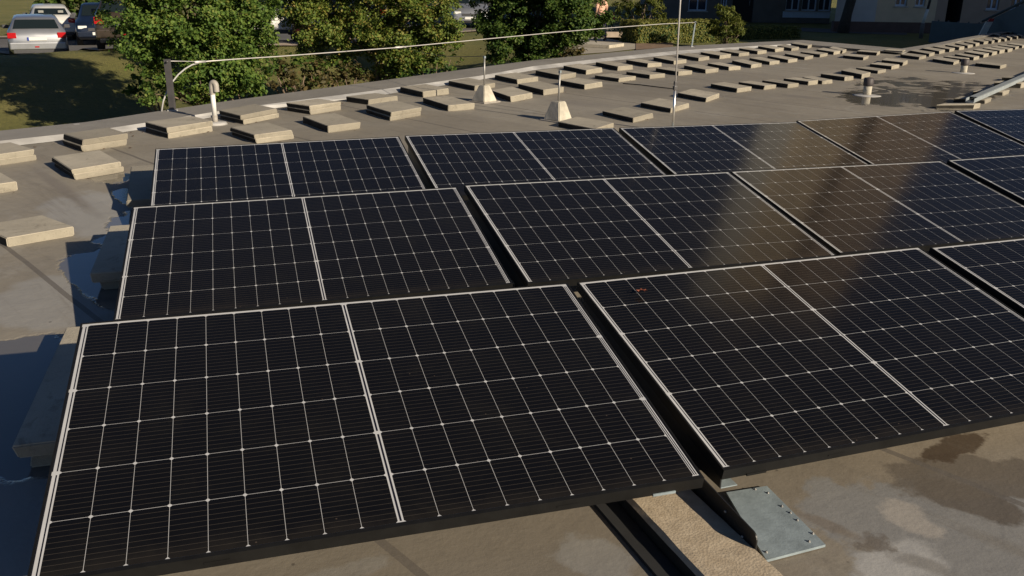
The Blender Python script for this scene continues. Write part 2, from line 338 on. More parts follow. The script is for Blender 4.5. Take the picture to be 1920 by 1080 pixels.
MAT = dict(
    roof=roof_material(), parapet=parapet_material(),
    flashing=simple('flashing_sheet', (0.40, 0.39, 0.375), 0.65, 0, 0.3, 2, 0.3, noise_geo=True),
    render_wall=simple('rendered_wall', (0.30, 0.27, 0.23), 0.85, 0, 0.15, 2, 0.2, noise_geo=True),
    slab=concrete('paving_concrete', (0.49, 0.44, 0.35)), dark_slab=concrete('damp_concrete', (0.36, 0.33, 0.27)),
    cone=simple('cast_concrete', (0.50, 0.46, 0.375), 0.85, 0, 0.28, 7, 0.4),
    slabside=concrete('rough_slab_side', (0.35, 0.315, 0.245), 0.6, 1.6), darkside=simple('near_black_side', (0.030, 0.027, 0.022), 0.9, 0, 0.4, 9, 0.3, 0.2),  # second one: near-black left faces of the slabs and the kerb
    kerb=rough_concrete(), cell=cell_material(), back=backsheet_material(),
    frame=simple('black_anodised', (0.009, 0.0088, 0.0085), 0.5, 0.0, 0.25, 20, 0.0, 0.25),
    ribbon=simple('dark_ribbon', (0.012, 0.012, 0.02), 0.2, 0, 0.1),
    galv=simple('galvanised_steel', (0.26, 0.31, 0.33), 0.75, 0.15, 0.22, 14, 0.12),
    alu=simple('aluminium', (0.60, 0.57, 0.54), 0.45, 0.25, 0.1, 8),
    tray=simple('tray_steel', (0.30, 0.33, 0.34), 0.6, 0.2, 0.12, 6),
    steel=simple('zinc_rod', (0.36, 0.35, 0.33), 0.45, 0.6, 0.15, 12),
    mast=simple('mast_aluminium', (0.80, 0.78, 0.74), 0.32, 0.9, 0.06, 12),
    darksteel=simple('dark_paint', (0.075, 0.07, 0.07), 0.55, 0.1, 0.2, 10),
    black=simple('black_sheet', (0.015, 0.015, 0.015), 0.45, 0.1, 0.2, 12),
    rubber=simple('rubber', (0.02, 0.02, 0.02), 0.8, 0, 0.2, 12),
    whitepipe=simple('white_plastic', (0.78, 0.76, 0.72), 0.4, 0, 0.06, 9),
    pipecap=simple('weathered_plastic', (0.36, 0.33, 0.29), 0.55, 0, 0.12, 9),
    darkcap=simple('dark_plastic', (0.06, 0.05, 0.05), 0.6, 0, 0.15, 9),
    glass=Nodes('car_glass').set(Roughness=0.05, IOR=1.5).m,
    tyre=simple('tyre', (0.02, 0.02, 0.02), 0.85, 0, 0.2, 20), rim=simple('wheel_alloy', (0.35, 0.35, 0.36), 0.35, 0.8, 0.1, 20),
    tail=simple('red_lens', (0.42, 0.012, 0.015), 0.15, 0, 0.15, 30), lamp=simple('clear_lens', (0.75, 0.75, 0.72), 0.1, 0, 0.05, 30),
    plate=simple('number_plate', (0.75, 0.74, 0.70), 0.4, 0, 0.04, 30), plateblue=simple('plate_band', (0.02, 0.05, 0.35), 0.4, 0, 0.04, 30),
    trim=simple('bumper_plastic', (0.05, 0.05, 0.055), 0.6, 0, 0.15, 20),
    seat=simple('seat_fabric', (0.24, 0.24, 0.22), 0.9, 0, 0.2, 20),
    bark=simple('bark', (0.16, 0.115, 0.08), 0.9, 0, 0.35, 14, 0.6), darkbark=simple('dark_bark', (0.045, 0.038, 0.03), 0.95, 0, 0.3, 10, 0.6),
    leaf=leaf_material('maple_leaf', [(0.25, (0.049, 0.095, 0.020)), (0.45, (0.093, 0.165, 0.031)), (0.68, (0.156, 0.229, 0.044)), (0.86, (0.234, 0.229, 0.056))]),
    leafwarm=leaf_material('turning_leaf', [(0.25, (0.061, 0.099, 0.019)), (0.45, (0.116, 0.176, 0.032)), (0.66, (0.192, 0.228, 0.043)), (0.84, (0.281, 0.206, 0.057))]),
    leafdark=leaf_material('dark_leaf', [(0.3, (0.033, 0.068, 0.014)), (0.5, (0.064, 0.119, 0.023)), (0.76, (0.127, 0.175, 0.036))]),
    needle=leaf_material('feathery_needle', [(0.3, (0.075, 0.101, 0.021)), (0.5, (0.141, 0.170, 0.033)), (0.72, (0.200, 0.211, 0.051))]),
    hedge=leaf_material('hedge_leaf', [(0.3, (0.094, 0.102, 0.020)), (0.5, (0.157, 0.164, 0.034)), (0.72, (0.215, 0.203, 0.051))]),
    brush=leaf_material('dry_bush_leaf', [(0.3, (0.055, 0.050, 0.018)), (0.5, (0.10, 0.085, 0.03)), (0.72, (0.16, 0.12, 0.05))]),
    lawn=grass_material(),
    asphalt=simple('asphalt', (0.115, 0.108, 0.102), 0.9, 0, 0.2, 1.2, 0.3, noise_geo=True),
    paving=simple('path_paving', (0.36, 0.32, 0.25), 0.9, 0, 0.12, 1.5, 0.25, noise_geo=True),
    kerbstone=simple('kerbstone', (0.36, 0.29, 0.22), 0.9, 0, 0.2, 3, 0.2, noise_geo=True),
    soil=simple('bare_soil', (0.20, 0.13, 0.08), 0.95, 0, 0.3, 4, 0.6, noise_geo=True),
    greywall=simple('grey_render', (0.46, 0.46, 0.44), 0.85, 0, 0.08, 2, 0.1), beigewall=simple('beige_render', (0.58, 0.47, 0.32), 0.85, 0, 0.08, 2, 0.1),
    plumwall=simple('plum_render', (0.34, 0.26, 0.20), 0.85, 0, 0.08, 2, 0.1), plinth=simple('brown_plinth', (0.11, 0.07, 0.055), 0.85, 0, 0.15, 3, 0.1),
    shopwall=simple('dark_render', (0.13, 0.12, 0.11), 0.85, 0, 0.15, 2, 0.1), void=simple('dark_recess', (0.02, 0.018, 0.018), 0.9, 0, 0.1),
    winframe=simple('white_window_frame', (0.46, 0.56, 0.68), 0.5, 0, 0.06, 6), pane=Nodes('window_pane').set(Roughness=0.05).m,
    tarp=simple('teal_sheet_metal', (0.060, 0.085, 0.095), 0.6, 0.0, 0.15, 2),
    redpaint=simple('red_paint', (0.35, 0.03, 0.03), 0.5, 0, 0.1), palepaint=simple('pale_paint', (0.60, 0.60, 0.55), 0.6, 0, 0.1, 6),
    skin=simple('skin', (0.48, 0.28, 0.20), 0.6, 0, 0.06, 9), hair=simple('hair', (0.05, 0.03, 0.02), 0.7, 0, 0.2, 30),
    shirt=simple('peach_cloth', (0.72, 0.42, 0.30), 0.85, 0, 0.1, 9), trousers=simple('navy_cloth', (0.045, 0.035, 0.085), 0.85, 0, 0.15, 9), shoe=simple('dark_shoe', (0.03, 0.025, 0.025), 0.7),
    litter=simple('dry_litter', (0.13, 0.075, 0.045), 0.9, 0, 0.5, 40, noise_geo=True),
    deadleaf=simple('dead_leaf', (0.22, 0.06, 0.03), 0.8, 0, 0.2, 60),
)
MAT['glass'].node_tree.nodes['Principled BSDF'].inputs['Base Color'].default_value = (0.012, 0.018, 0.02, 1)
MAT['pane'].node_tree.nodes['Principled BSDF'].inputs['Base Color'].default_value = (0.02, 0.035, 0.06, 1)
CAR = dict(silver=paint('silver_paint', (0.40, 0.41, 0.43), 0.65), white=paint('white_car_paint', (0.62, 0.61, 0.58)),
           navy=paint('navy_paint', (0.010, 0.018, 0.040), 0.2), maroon=paint('maroon_paint', (0.055, 0.010, 0.010), 0.2), brown=paint('brown_paint', (0.055, 0.040, 0.028), 0.2),
           palewhite=paint('bright_white_paint', (0.74, 0.72, 0.68)), blue=paint('blue_grey_paint', (0.06, 0.10, 0.15), 0.3))

# ------------------------------------------------------------------ ground, roads and the building whose roof we stand on
ZG = -0.6
ZP = 0.05
OUT = [at(x, y, ZP) for x, y in [(-150, 266), (0, 245), (160, 229), (300, 208), (450, 186), (700, 153), (900, 126), (1000, 113), (1150, 98), (1270, 87), (1400, 80), (1505, 75), (1690, 91), (1760, 80), (1800, 72), (1860, 62), (1920, 53)]]
INN = [at(x, y, ZP) for x, y in [(-150, 287), (0, 264), (160, 247), (300, 226), (450, 202), (700, 170), (900, 142), (1000, 124), (1150, 107), (1270, 95), (1400, 87), (1497, 82), (1690, 99), (1762, 85), (1802, 76), (1862, 65), (1920, 56)]]
BOT = [at(x, y, 0.0) for x, y in [(-150, 299), (0, 277), (160, 259), (300, 238), (450, 211), (700, 181), (900, 150), (1000, 132), (1150, 114), (1270, 102), (1400, 92), (1500, 86), (1690, 102), (1763, 87), (1803, 78), (1862, 67), (1920, 58)]]
def ext(p, q, d): return p+(p-q).normalized()*d
for L in (OUT, INN, BOT):
    L.insert(0, ext(L[0], L[1], 14)); L.append(ext(L[-1], L[-2], 16))
BACK = [Vector((60, -8, 0)), Vector((60, -26, 0)), Vector((-24, -26, 0))]

root = empty('flat_roof_building', (0, 0, 0), 'low flat roofed building with weathered beige membrane roof carrying the solar array', 'building')
bm = bmesh.new()
poly = [Vector((p.x, p.y, 0.0)) for p in BOT] + BACK
f = bm.faces.new([bm.verts.new(p) for p in poly]); bmesh.ops.triangulate(bm, faces=[f])
obj('roof_deck', bm, MAT['roof'], root)
bm = bmesh.new()
for i in range(len(OUT)-1):
    quad(bm, OUT[i], OUT[i+1], INN[i+1], INN[i])
    quad(bm, OUT[i]-Vector((0, 0, 0.25)), OUT[i+1]-Vector((0, 0, 0.25)), OUT[i+1], OUT[i])
bmesh.ops.remove_doubles(bm, verts=bm.verts[:], dist=0.001)
obj('parapet_top', bm, MAT['parapet'], root)
bm = bmesh.new()
for i in range(len(OUT)-1):
    a, b = INN[i], INN[i+1]; c, d = BOT[i+1]+Vector((0, 0, 0.003)), BOT[i]+Vector((0, 0, 0.003))
    quad(bm, a, b, c, d)
bmesh.ops.remove_doubles(bm, verts=bm.verts[:], dist=0.001)
obj('wall_flashing', bm, MAT['flashing'], root)
bm = bmesh.new()
for i in range(len(OUT)-1):
    a, b = OUT[i], OUT[i+1]; n_ = (b-a).cross(Vector((0, 0, 1))).normalized()*0.03
    a2, b2 = a+n_, b+n_
    quad(bm, (a2.x, a2.y, -2.2), (b2.x, b2.y, -2.2), (b2.x, b2.y, -0.2), (a2.x, a2.y, -0.2))
obj('outer_wall', bm, MAT['render_wall'], root)

# terrain: a bank drops beside the left part of the building, level ground further out
def seg_dist(px, py):
    best = np.full(px.shape, 1e9)
    for i in range(len(OUT)-1):
        a, b = OUT[i], OUT[i+1]; dx, dy = b.x-a.x, b.y-a.y
        t = np.clip(((px-a.x)*dx+(py-a.y)*dy)/(dx*dx+dy*dy), 0, 1)
        best = np.minimum(best, np.hypot(px-a.x-t*dx, py-a.y-t*dy))
    return best
def sstep(x, a, b):
    t = np.clip((x-a)/(b-a), 0, 1); return t*t*(3-2*t)
polyxy = np.array([(p.x, p.y) for p in OUT]+[(p.x, p.y) for p in BACK])
def inside(px, py):
    r = np.zeros(px.shape, bool); n = len(polyxy)
    for i in range(n):
        (x0, y0), (x1, y1) = polyxy[i], polyxy[(i+1) % n]
        c = ((y0 > py) != (y1 > py)) & (px < (x1-x0)*(py-y0)/((y1-y0) if y1 != y0 else 1e-9)+x0); r ^= c
    return r
def ground_z(px, py):
    px, py = np.asarray(px, float), np.asarray(py, float)
    d = seg_dist(px, py)
    dip = (1-sstep(d, 8.5, 14.5))*(1-sstep(px, 6, 11))
    z = ZG-0.95*dip-0.45*sstep(d, 15.6, 17.2)*(1-sstep(px, 4, 10))+0.05*np.sin(px*0.9+py*0.4)*np.cos(py*0.7)*(dip > 0)
    far = np.hypot(px, py)
    z = z+np.clip(far-60, 0, None)*0.012
    return np.where(inside(px, py), -1.8, z)
xs = np.concatenate([np.linspace(-700, -61, 14), np.linspace(-60, 80, 180), np.linspace(81, 700, 14)])
ys = np.concatenate([np.linspace(-700, -41, 12), np.linspace(-40, 90, 170), np.linspace(91, 700, 14)])
X, Y = np.meshgrid(xs, ys); Z = ground_z(X, Y)
V = np.stack([X.ravel(), Y.ravel(), Z.ravel()], 1); nx, ny = len(xs), len(ys)
Fq = [(j*nx+i, j*nx+i+1, (j+1)*nx+i+1, (j+1)*nx+i) for j in range(ny-1) for i in range(nx-1)]
me = bpy.data.meshes.new('ground'); me.from_pydata(V.tolist(), [], Fq)
for p in me.polygons: p.use_smooth = True
tag(link_mesh('ground', me, MAT['lawn']), kind='structure')

def gz(p): return float(ground_z(np.array([p[0]]), np.array([p[1]]))[0])
def ground_at(px, py):
    """the terrain point seen at a pixel"""
    p = at(px, py, ZG)
    for _ in range(40):
        q = at(px, py, gz(p)); p = (p+q)/2
    return Vector((p.x, p.y, gz(p)))

def sheet(name, pts, m, z=0.0, step=None, **kw):
    bm = bmesh.new()
    f = bm.faces.new([bm.verts.new((p[0], p[1], z)) for p in pts]); bmesh.ops.triangulate(bm, faces=[f])
    return tag(obj(name, bm, m), **kw)
RX = [(-300, 98, 74), (0, 97, 73), (210, 96, 70), (370, 91, 63), (540, 84, 55), (700, 73, 42), (870, 60, 28), (1050, 44, 18)]
road_near = [ground_at(x, y) for x, y, _ in RX]; road_far = [ground_at(x, y) for x, _, y in RX]
def draped(name, A, B, m, n=40, k=10, lift=0.015, **kw):
    """a strip laid over the terrain between two polylines"""
    def samp(L, t):
        u = t*(len(L)-1); i = min(int(u), len(L)-2); return L[i].lerp(L[i+1], u-i)
    bm = bmesh.new(); rows = []
    for i in range(n+1):
        a, b = samp(A, i/n), samp(B, i/n); r = []
        for j in range(k+1):
            q = a.lerp(b, j/k); r.append(bm.verts.new((q.x, q.y, gz(q)+lift)))
        rows.append(r)
    for i in range(n):
        for j in range(k): bm.faces.new([rows[i][j], rows[i+1][j], rows[i+1][j+1], rows[i][j+1]])
    return tag(obj(name, bm, m, smooth=True), **kw)
draped('road', road_near, road_far, MAT['asphalt'], kind='structure')
def off(L, d):
    o = []
    for i, p in enumerate(L):
        t = (L[min(i+1, len(L)-1)]-L[max(i-1, 0)]); n_ = Vector((-t.y, t.x, 0)).normalized(); o.append(p+n_*d)
    return o
draped('road_kerb', off(road_near, -0.45), off(road_near, 0.02), MAT['kerbstone'], 60, 2, 0.05, kind='structure')
draped('far_kerb', off(road_far, -0.02), off(road_far, 0.9), MAT['kerbstone'], 60, 2, 0.06, kind='structure')
path = [at(x, y, ZG) for x, y in [(1040, 106), (1140, 99), (1200, 92), (1195, 84), (1170, 78), (1090, 66), (1150, 60), (1100, 58), (1040, 80)]]
sheet('path', path, MAT['paving'], ZG+0.02, kind='structure')
sheet('soil_bed', [at(x, y, ZG) for x, y in [(1192, 82), (1262, 78), (1262, 90), (1192, 95)]], MAT['soil'], ZG+0.03, kind='structure')
sheet('pavement', [at(x, y, ZG) for x, y in [(1260, 50), (1400, 54), (1560, 62), (1700, 66), (1700, 60), (1560, 55), (1400, 48), (1260, 44)]], MAT['asphalt'], ZG+0.016, kind='structure')

# ------------------------------------------------------------------ solar panels
PW, PH = 1.722, 1.134
def panel_parts(root):
    X0, Y0 = PW/2, PH/2
    # cells and white backsheet under one sheet of glass
    bm = bmesh.new()
    quad(bm, (0.006-X0, 0.012-Y0, -0.0012), (PW-0.006-X0, 0.012-Y0, -0.0012), (PW-0.006-X0, PH-0.005-Y0, -0.0012), (0.006-X0, PH-0.005-Y0, -0.0012), 0)
    g, ch = 0.0006, 0.0058
    for half in (0, 1):
        for k in range(9):
            a = (0.025 if half == 0 else 0.869)+0.092*k-X0+(0 if k == 0 else g); b = (0.025 if half == 0 else 0.869)+0.092*(k+1)-X0-(0 if k == 8 else g)
            for j in range(6):
                c = 0.015+0.184*j-Y0+g; d = 0.015+0.184*(j+1)-Y0-g; z = -0.00105
                pts = [(a+ch, c), (b-ch, c), (b, c+ch), (b, d-ch), (b-ch, d), (a+ch, d), (a, d-ch), (a, c+ch)]
                f = bm.faces.new([bm.verts.new((p[0], p[1], z)) for p in pts]); f.material_index = 1
    for u0, u1 in ((0.0062, 0.0085), (0.0170, 0.0205), (0.8582, 0.8638), (1.6994, 1.7026), (1.7058, 1.7092), (1.7130, 1.7158)):
        for v0, v1 in ((0.02, 0.375), (0.39, 0.745), (0.76, 1.112)):
            quad(bm, (u0-X0, v0-Y0, -0.00098), (u1-X0, v0-Y0, -0.00098), (u1-X0, v1-Y0, -0.00098), (u0-X0, v1-Y0, -0.00098), 2)
    gl = obj('glass', bm, [MAT['back'], MAT['cell'], MAT['ribbon']], root, recalc=False)
    # frame: four hollow bars
    bm = bmesh.new()
    for lo, hi in (((-X0, -Y0, -0.035), (X0, 0.013-Y0, 0.0012)), ((-X0, PH-0.005-Y0, -0.035), (X0, PH-Y0, 0.0012)),
                   ((-X0, 0.013-Y0, -0.035), (0.006-X0, PH-0.005-Y0, 0.0012)), ((PW-0.006-X0, 0.013-Y0, -0.035), (X0, PH-0.005-Y0, 0.0012))):
        add_box(bm, lo, hi)
    for sx in (-1, 1): add_box(bm, (sx*0.45-0.03, -Y0-0.0015, -0.022), (sx*0.45+0.03, -Y0+0.001, -0.016))
    obj('frame', bm, MAT['frame'], root)
    bm = bmesh.new(); add_box(bm, (0.006-X0, 0.013-Y0, -0.010), (PW-0.006-X0, PH-0.005-Y0, -0.006)); obj('back_cover', bm, MAT['back'], root)
    for sx, cm in ((-0.86, 'frame'), (0.86, 'galv')):
        bm = bmesh.new(); x = sx*X0
        add_box(bm, (x-0.035, -Y0-0.004, -0.0365), (x+0.035, -Y0+0.012, -0.029), bevel=0.001); obj('clamp', bm, MAT[cm], root)
PAN = [((0, 0), [0.8034, 0.5035, 0.3022], [0.18856, -0.00599, -0.02018]), ((0, 1), [2.6276, 0.5923, 0.2544], [0.20493, -3e-05, 0.0182]),
 ((0, 2), [4.385, 0.5834, 0.2653], [0.1934, 0.00531, -0.0012]), ((1, 0), [0.8441, 2.311, 0.2707], [0.18951, 0.01024, -0.03228]),
 ((1, 1), [2.6153, 2.2508, 0.2847], [0.19767, -0.00594, -0.00298]), ((1, 2), [4.4263, 2.3659, 0.2447], [0.20021, -0.01199, 0.01966]),
 ((1, 3), [6.1725, 2.3527, 0.2571], [0.1919, 0.01066, -0.00108]), ((2, 0), [0.8894, 4.1063, 0.2555], [0.19499, 0.01525, -0.0214]),
 ((2, 1), [2.6577, 4.0704, 0.2748], [0.19287, -0.0008, -0.01038]), ((2, 2), [4.4416, 4.0758, 0.2641], [0.19488, -0.00657, 0.00531]),
 ((2, 3), [6.1663, 4.1062, 0.2793], [0.19649, 0.01357, 0.02385]), ((2, 4), [7.9304, 4.124, 0.2871], [0.19726, -0.00869, -0.00172])]
ROWN = ['front row', 'middle row', 'back row']; ORD = ['first', 'second', 'third', 'fourth', 'fifth']
EXTRA = {(0, 0): 'nearest the camera', (0, 1): 'carrying a dead leaf', (0, 2): 'cut by the right edge', (1, 3): 'cut by the right edge', (2, 4): 'cut by the right edge',
         (2, 2): 'mirroring the mast', (1, 2): 'mirroring a tan facade', (2, 3): 'mirroring a tan facade', (1, 0): 'beside the shaded slab', (2, 0): 'nearest the parapet slabs', (1, 1): 'half darkened by reflection', (2, 1): 'below the cone weights'}
proto = None; PM = {}
for (r, k), loc, (t, l, yw) in PAN:
    lab = 'dark solar panel, %s from the left in the %s, %s' % (ORD[k], ROWN[r], EXTRA[(r, k)])
    o = empty('solar_panel', loc, lab, 'solar panel', 'solar panels in three tilted rows')
    Rx = Matrix.Rotation(t, 4, 'X'); Ry = Matrix.Rotation(-l, 4, 'Y'); Rz = Matrix.Rotation(yw, 4, 'Z')
    Mx = Matrix.Translation(loc) @ Rz @ Ry @ Rx
    o.matrix_world = Mx; PM[(r, k)] = Mx
    if proto is None: panel_parts(o); proto = o
    else:
        for ch in proto.children:
            c = ch.copy(); C.objects.link(c); c.parent = o
def on_panel(r, k, u, v, dz=0.0): return PM[(r, k)] @ Vector((u-PW/2, v-PH/2, dz))
# ------------------------------------------------------------------ supports under the panels
n_sup = 0
def support(r, k, u, name_lab):
    """black sheet wedge that carries the panel ends: upright web, foot flange, fixing screws"""
    a = on_panel(r, k, u, 0.03, -0.037); b = on_panel(r, k, u, 1.10, -0.037)
    d = Vector((b.x-a.x, b.y-a.y, 0)).normalized(); s = Vector((d.y, -d.x, 0))
    o = empty('panel_support', (a.x, a.y, 0), name_lab, 'support bracket', 'black brackets carrying the panels')
    Mi = Matrix.Translation((a.x, a.y, 0)).inverted()
    bm = bmesh.new(); t = 0.002
    prof = [a-Vector((0, 0, 0.002)), b-Vector((0, 0, 0.002)), Vector((b.x, b.y, 0.055)), Vector((a.x, a.y, 0.055))]
    vs1 = [bm.verts.new(Mi @ (p-s*t)) for p in prof]; vs2 = [bm.verts.new(Mi @ (p+s*t)) for p in prof]
    bm.faces.new(vs1); bm.faces.new(vs2[::-1])
    for i in range(4): bm.faces.new([vs1[i], vs2[i], vs2[(i+1) % 4], vs1[(i+1) % 4]])
    obj('web', bm, MAT['black'], o)
    bm = bmesh.new()
    q = [Mi @ (Vector((p.x, p.y, 0))+s*e) for p, e in ((a, t), (a, 0.06), (b, 0.06), (b, t))]
    add_prism(bm, q, 0.0525, 0.056); obj('foot', bm, MAT['galv'], o)
    return o
for r in (0, 1, 2):
    ks = [k for (rr, k) in PM if rr == r]
    for k in ks:
        support(r, k, 0.16 if k == 0 else 0.02, 'black sheet bracket under the left end of the %s panel of the %s' % (ORD[k], ROWN[r]))

# ------------------------------------------------------------------ concrete paving slabs used as weights
def slab_mesh(a, l, wv, h, layers, rnd, tint_mat):
    """one slab: a footprint corner, l and wv edge vectors, slightly chipped edges"""
    bm = bmesh.new()
    vs = []
    for z in (0.0, h):
        for e, f_ in ((0, 0), (1, 0), (1, 1), (0, 1)):
            p = a+wv*e+l*f_
            vs.append(bm.verts.new((p.x+rnd.uniform(-.008, .008), p.y+rnd.uniform(-.008, .008), z+(rnd.uniform(-.004, .003) if z else 0))))
    for q in ((3, 2, 1, 0), (4, 5, 6, 7), (0, 1, 5, 4), (1, 2, 6, 5), (2, 3, 7, 6), (3, 0, 4, 7)):
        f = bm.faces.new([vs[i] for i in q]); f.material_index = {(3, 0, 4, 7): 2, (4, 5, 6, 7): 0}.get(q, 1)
    bmesh.ops.bevel(bm, geom=bm.edges[:], offset=0.005, segments=2, affect='EDGES')
    return bm
def make_slab(FL, BL, FR, h, label, group, z=0.0, mat='slab', name='paving_slab'):
    rnd = random.Random(label+str(z))
    l = Vector((BL.x-FL.x, BL.y-FL.y, 0)); wv = Vector((FR.x-FL.x, FR.y-FL.y, 0))
    if l.length > 0.92: l = l.normalized()*0.92
    if wv.length > 0.60: wv = wv.normalized()*0.60
    bm = slab_mesh(Vector((0, 0, 0)), l, wv, h, 1, rnd, mat)
    o = obj(name, bm, [MAT[mat], MAT['slabside'], MAT['darkside']]); o.location = (FL.x, FL.y, z)
    return tag(o, label, 'paving slab', group, 'thing')
def ordinal(n):
    base = ['first', 'second', 'third', 'fourth', 'fifth', 'sixth', 'seventh', 'eighth', 'ninth', 'tenth', 'eleventh', 'twelfth', 'thirteenth', 'fourteenth', 'fifteenth', 'sixteenth', 'seventeenth', 'eighteenth', 'nineteenth', 'twentieth', 'twenty-first']
    return base[n]
ROWS={
'outer':[((-20,313),(-60,297),(68,300),18),((154,285),(118,272),(239,272),20),((315,260),(274,248),(400,246),18),((456,233.5),(414,223.5),(523,220),16),((582,215),(538,208),(640,206),15),((691,197),(649,191),(746,189.5),8),((793,183),(750,173),(842,176),8),((890,170.6),(840,160),(928,164),7),((970,158),(928,149),(1009,153),7),((1048,150),(1004,141),(1080,145),7),((1099,140),(1056,131),(1129,135.4),6.5),((1158,133),(1116.6,124),(1186,130),6),((1214,126.5),(1174,119),(1240,124.5),5.5),((1263,121),(1224.5,113.7),(1287,118),5),((1309.5,115),(1271.5,108),(1330,112),5),((1349.5,111),(1312,104),(1370,108),5),((1385.5,106),(1349.5,100),(1404,104),4.5),((1420,102),(1385,96),(1436.6,100),4.5),((1453,98),(1419,92),(1469.6,95.3),4.5),((1484,96),(1451.5,89.4),(1498,93.4),4),((1513.7,91.3),(1481,86),(1527,87.2),4)],
'inner':[((-60,372),(-100,345),(36,357),12),((140,338),(102,312.5),(234,322),18),((480,269.5),(434,254),(551,260),16),((614,249),(568,231),(676,241),10),((732,227),(686,212),(788.5,217),15),((840,209),(793,194),(890,204.5),9),((957.7,191.7),(921,178.7),(998,184),8),((1019,179),(972,167),(1057,173),8),((1096,168),(1049,159),(1129,162.5),7),((1159.4,154),(1115,147.6),(1191.7,150),5.5),((1218,148),(1174,141),(1247,145),5.5),((1271,142),(1229,134.6),(1298,139.5),5.5),((1323,138),(1282,129.5),(1347,135),5.5),((1366,132.4),(1326.5,124.6),(1388,130.5),5),((1408,128),(1370,119),(1428,125),5),((1443,122),(1404,114),(1461,119.7),4.5),((1477.7,118),(1438,110.5),(1495,115.6),4.5),((1507.8,112.7),(1471,106),(1525,109.7),4),((1537.6,107.8),(1500,102.4),(1552,104.8),4),((1563,103),(1530,97.5),(1577,100),4),((1578.7,100.7),(1546,93.4),(1594.4,94.8),4)],
'valley':[((1115,252),(1045,238),(1150,240),7),((1187,230.4),(1129.6,216.6),(1224,220.7),7),((1257.5,212),(1200.6,201),(1292.7,201.7),7),((1323,192),(1269.6,182),(1355,181.4),6.5),((1382,174),(1331.4,164.6),(1408.6,170),6),((1432.5,168.5),(1383,161),(1455.5,165.7),5.5),((1476,165.5),(1428,158),(1497,163),5.5),((1515,160),(1469,154),(1533.5,158),5.5),((1542,158.4),(1503,151),(1560,156),4),((1583,152),(1538,146),(1600,150),5.5),((1615,148.4),(1576,139.5),(1631.5,143.5),7),((1645.6,138.4),(1604.5,132.7),(1661,135.4),4),((1671,130.5),(1630,126),(1686,127.3),4.5),((1692.5,123.8),(1652,119),(1705,118),5)],
'corner':[((1618,113.2),(1580,108.9),(1633.4,108.3),4),((1643.7,104.5),(1605.8,101.5),(1656,98),4),((1691,102.4),(1657,100),(1704.7,96),4.5)],
'wing':[((1722.8,112.3),(1687.5,107.8),(1736,109.3),4),((1741.5,106.5),(1705,100.3),(1752,103.5),4),((1760.6,101.6),(1726,95.6),(1771.5,99),4),((1779.7,97.9),(1745,91.9),(1789.7,95.6),4),((1797.7,94.3),(1764,88),(1807.5,92.8),4),((1814,90.6),(1781.6,84.4),(1824,88.7),3.5),((1829,87.4),(1799.6,81.6),(1838,84.7),3.5),((1844,83.6),(1813,77.4),(1852.5,82),3.5),((1858.7,82.5),(1830,75.4),(1866.5,79.7),3.5),((1871,80),(1847,72.5),(1879,77),3.5),((1883.4,78.4),(1860,72),(1890,75.4),3),((1894,76.5),(1875,69),(1899,73.5),3),((1906,74),(1886,68.4),(1910.6,71),3),((1915,72),(1897,66.6),(1920,69.4),3)],
'wing2':[((1787.4,122),(1747.5,115.6),(1797.8,118.4),4),((1807,116.6),(1768,111.5),(1817,114.7),4),((1825,113.4),(1789,107),(1835,111),4),((1843,108.5),(1807.5,102.5),(1853.4,106),4),((1859.4,104.6),(1824,98.8),(1869,102),4),((1874,101),(1841,95.4),(1883.4,98.8),4),((1889,98.4),(1855.7,92.8),(1898,96),4),((1902.6,93.3),(1870.7,88.6),(1910,91),3),((1916,90.3),(1888,86),(1924,88.4),3)],
'far':[((1872,69.8),(1845,63.8),(1877,68.5),2.5),((1893,64.7),(1877,59.6),(1899,63.5),2.5)],
'lone':[((1875.6,129.5),(1828,124),(1886.6,126),4)],
'tray':[((1826,204.7),(1755,204.7),(1839,202),4),((1846,195),(1787,192),(1858.5,190.6),5),((1880,180),(1822.5,178.4),(1892,175.6),5),((1914,165.7),(1862,163.4),(1925.6,162.5),6),((1927.5,155),(1877,152),(1938,152),5)],
'big':[((12.5,464),(-40,440),(140,442),13)],
}

WHERE = dict(outer='in the row along the parapet', inner='in the inner row beside the parapet row', valley='in the row along the roof valley', corner='by the inner roof corner',
             wing='in the outer row of the right wing', wing2='in the inner row of the right wing', far='at the far end of the right wing', lone='alone beside the short vent pipe', tray='under the steel cable tray', big='at the left edge of the picture')
GRP = dict(outer='slabs along the parapet', inner='slabs along the parapet', valley='slabs along the roof valley', corner='slabs at the roof corner', wing='slabs on the right wing', wing2='slabs on the right wing', far='slabs on the right wing', tray='slabs under the cable tray')
for key, rows in ROWS.items():
    for i, (fl, bl, fr, hp) in enumerate(rows):
        FL, BL, FR = at(*fl), at(*bl), at(*fr)
        dist = (FL-Vector(CAM)).length
        h = max(0.045, hp*dist/F)
        if len(rows) == 1: lab = 'grey concrete paving slab lying '+WHERE[key]
        else: lab = 'grey concrete paving slab, %s from the left %s' % (ordinal(i), WHERE[key])
        if h > 0.078:      # two slabs stacked
            make_slab(FL, BL, FR, h*0.5, 'lower slab of the pair, %s from left %s' % (ordinal(i), WHERE[key]), GRP.get(key))
            rnd = random.Random(key+str(i)); d = Vector((rnd.uniform(-.014, .014), rnd.uniform(-.014, .014), 0))
            make_slab(FL+d, BL+d, FR+d, h*0.5, 'upper slab of the pair, %s from left %s' % (ordinal(i), WHERE[key]), GRP.get(key), z=h*0.5+0.0005)
        else:
            make_slab(FL, BL, FR, min(h*1.25, 0.076), lab, GRP.get(key))
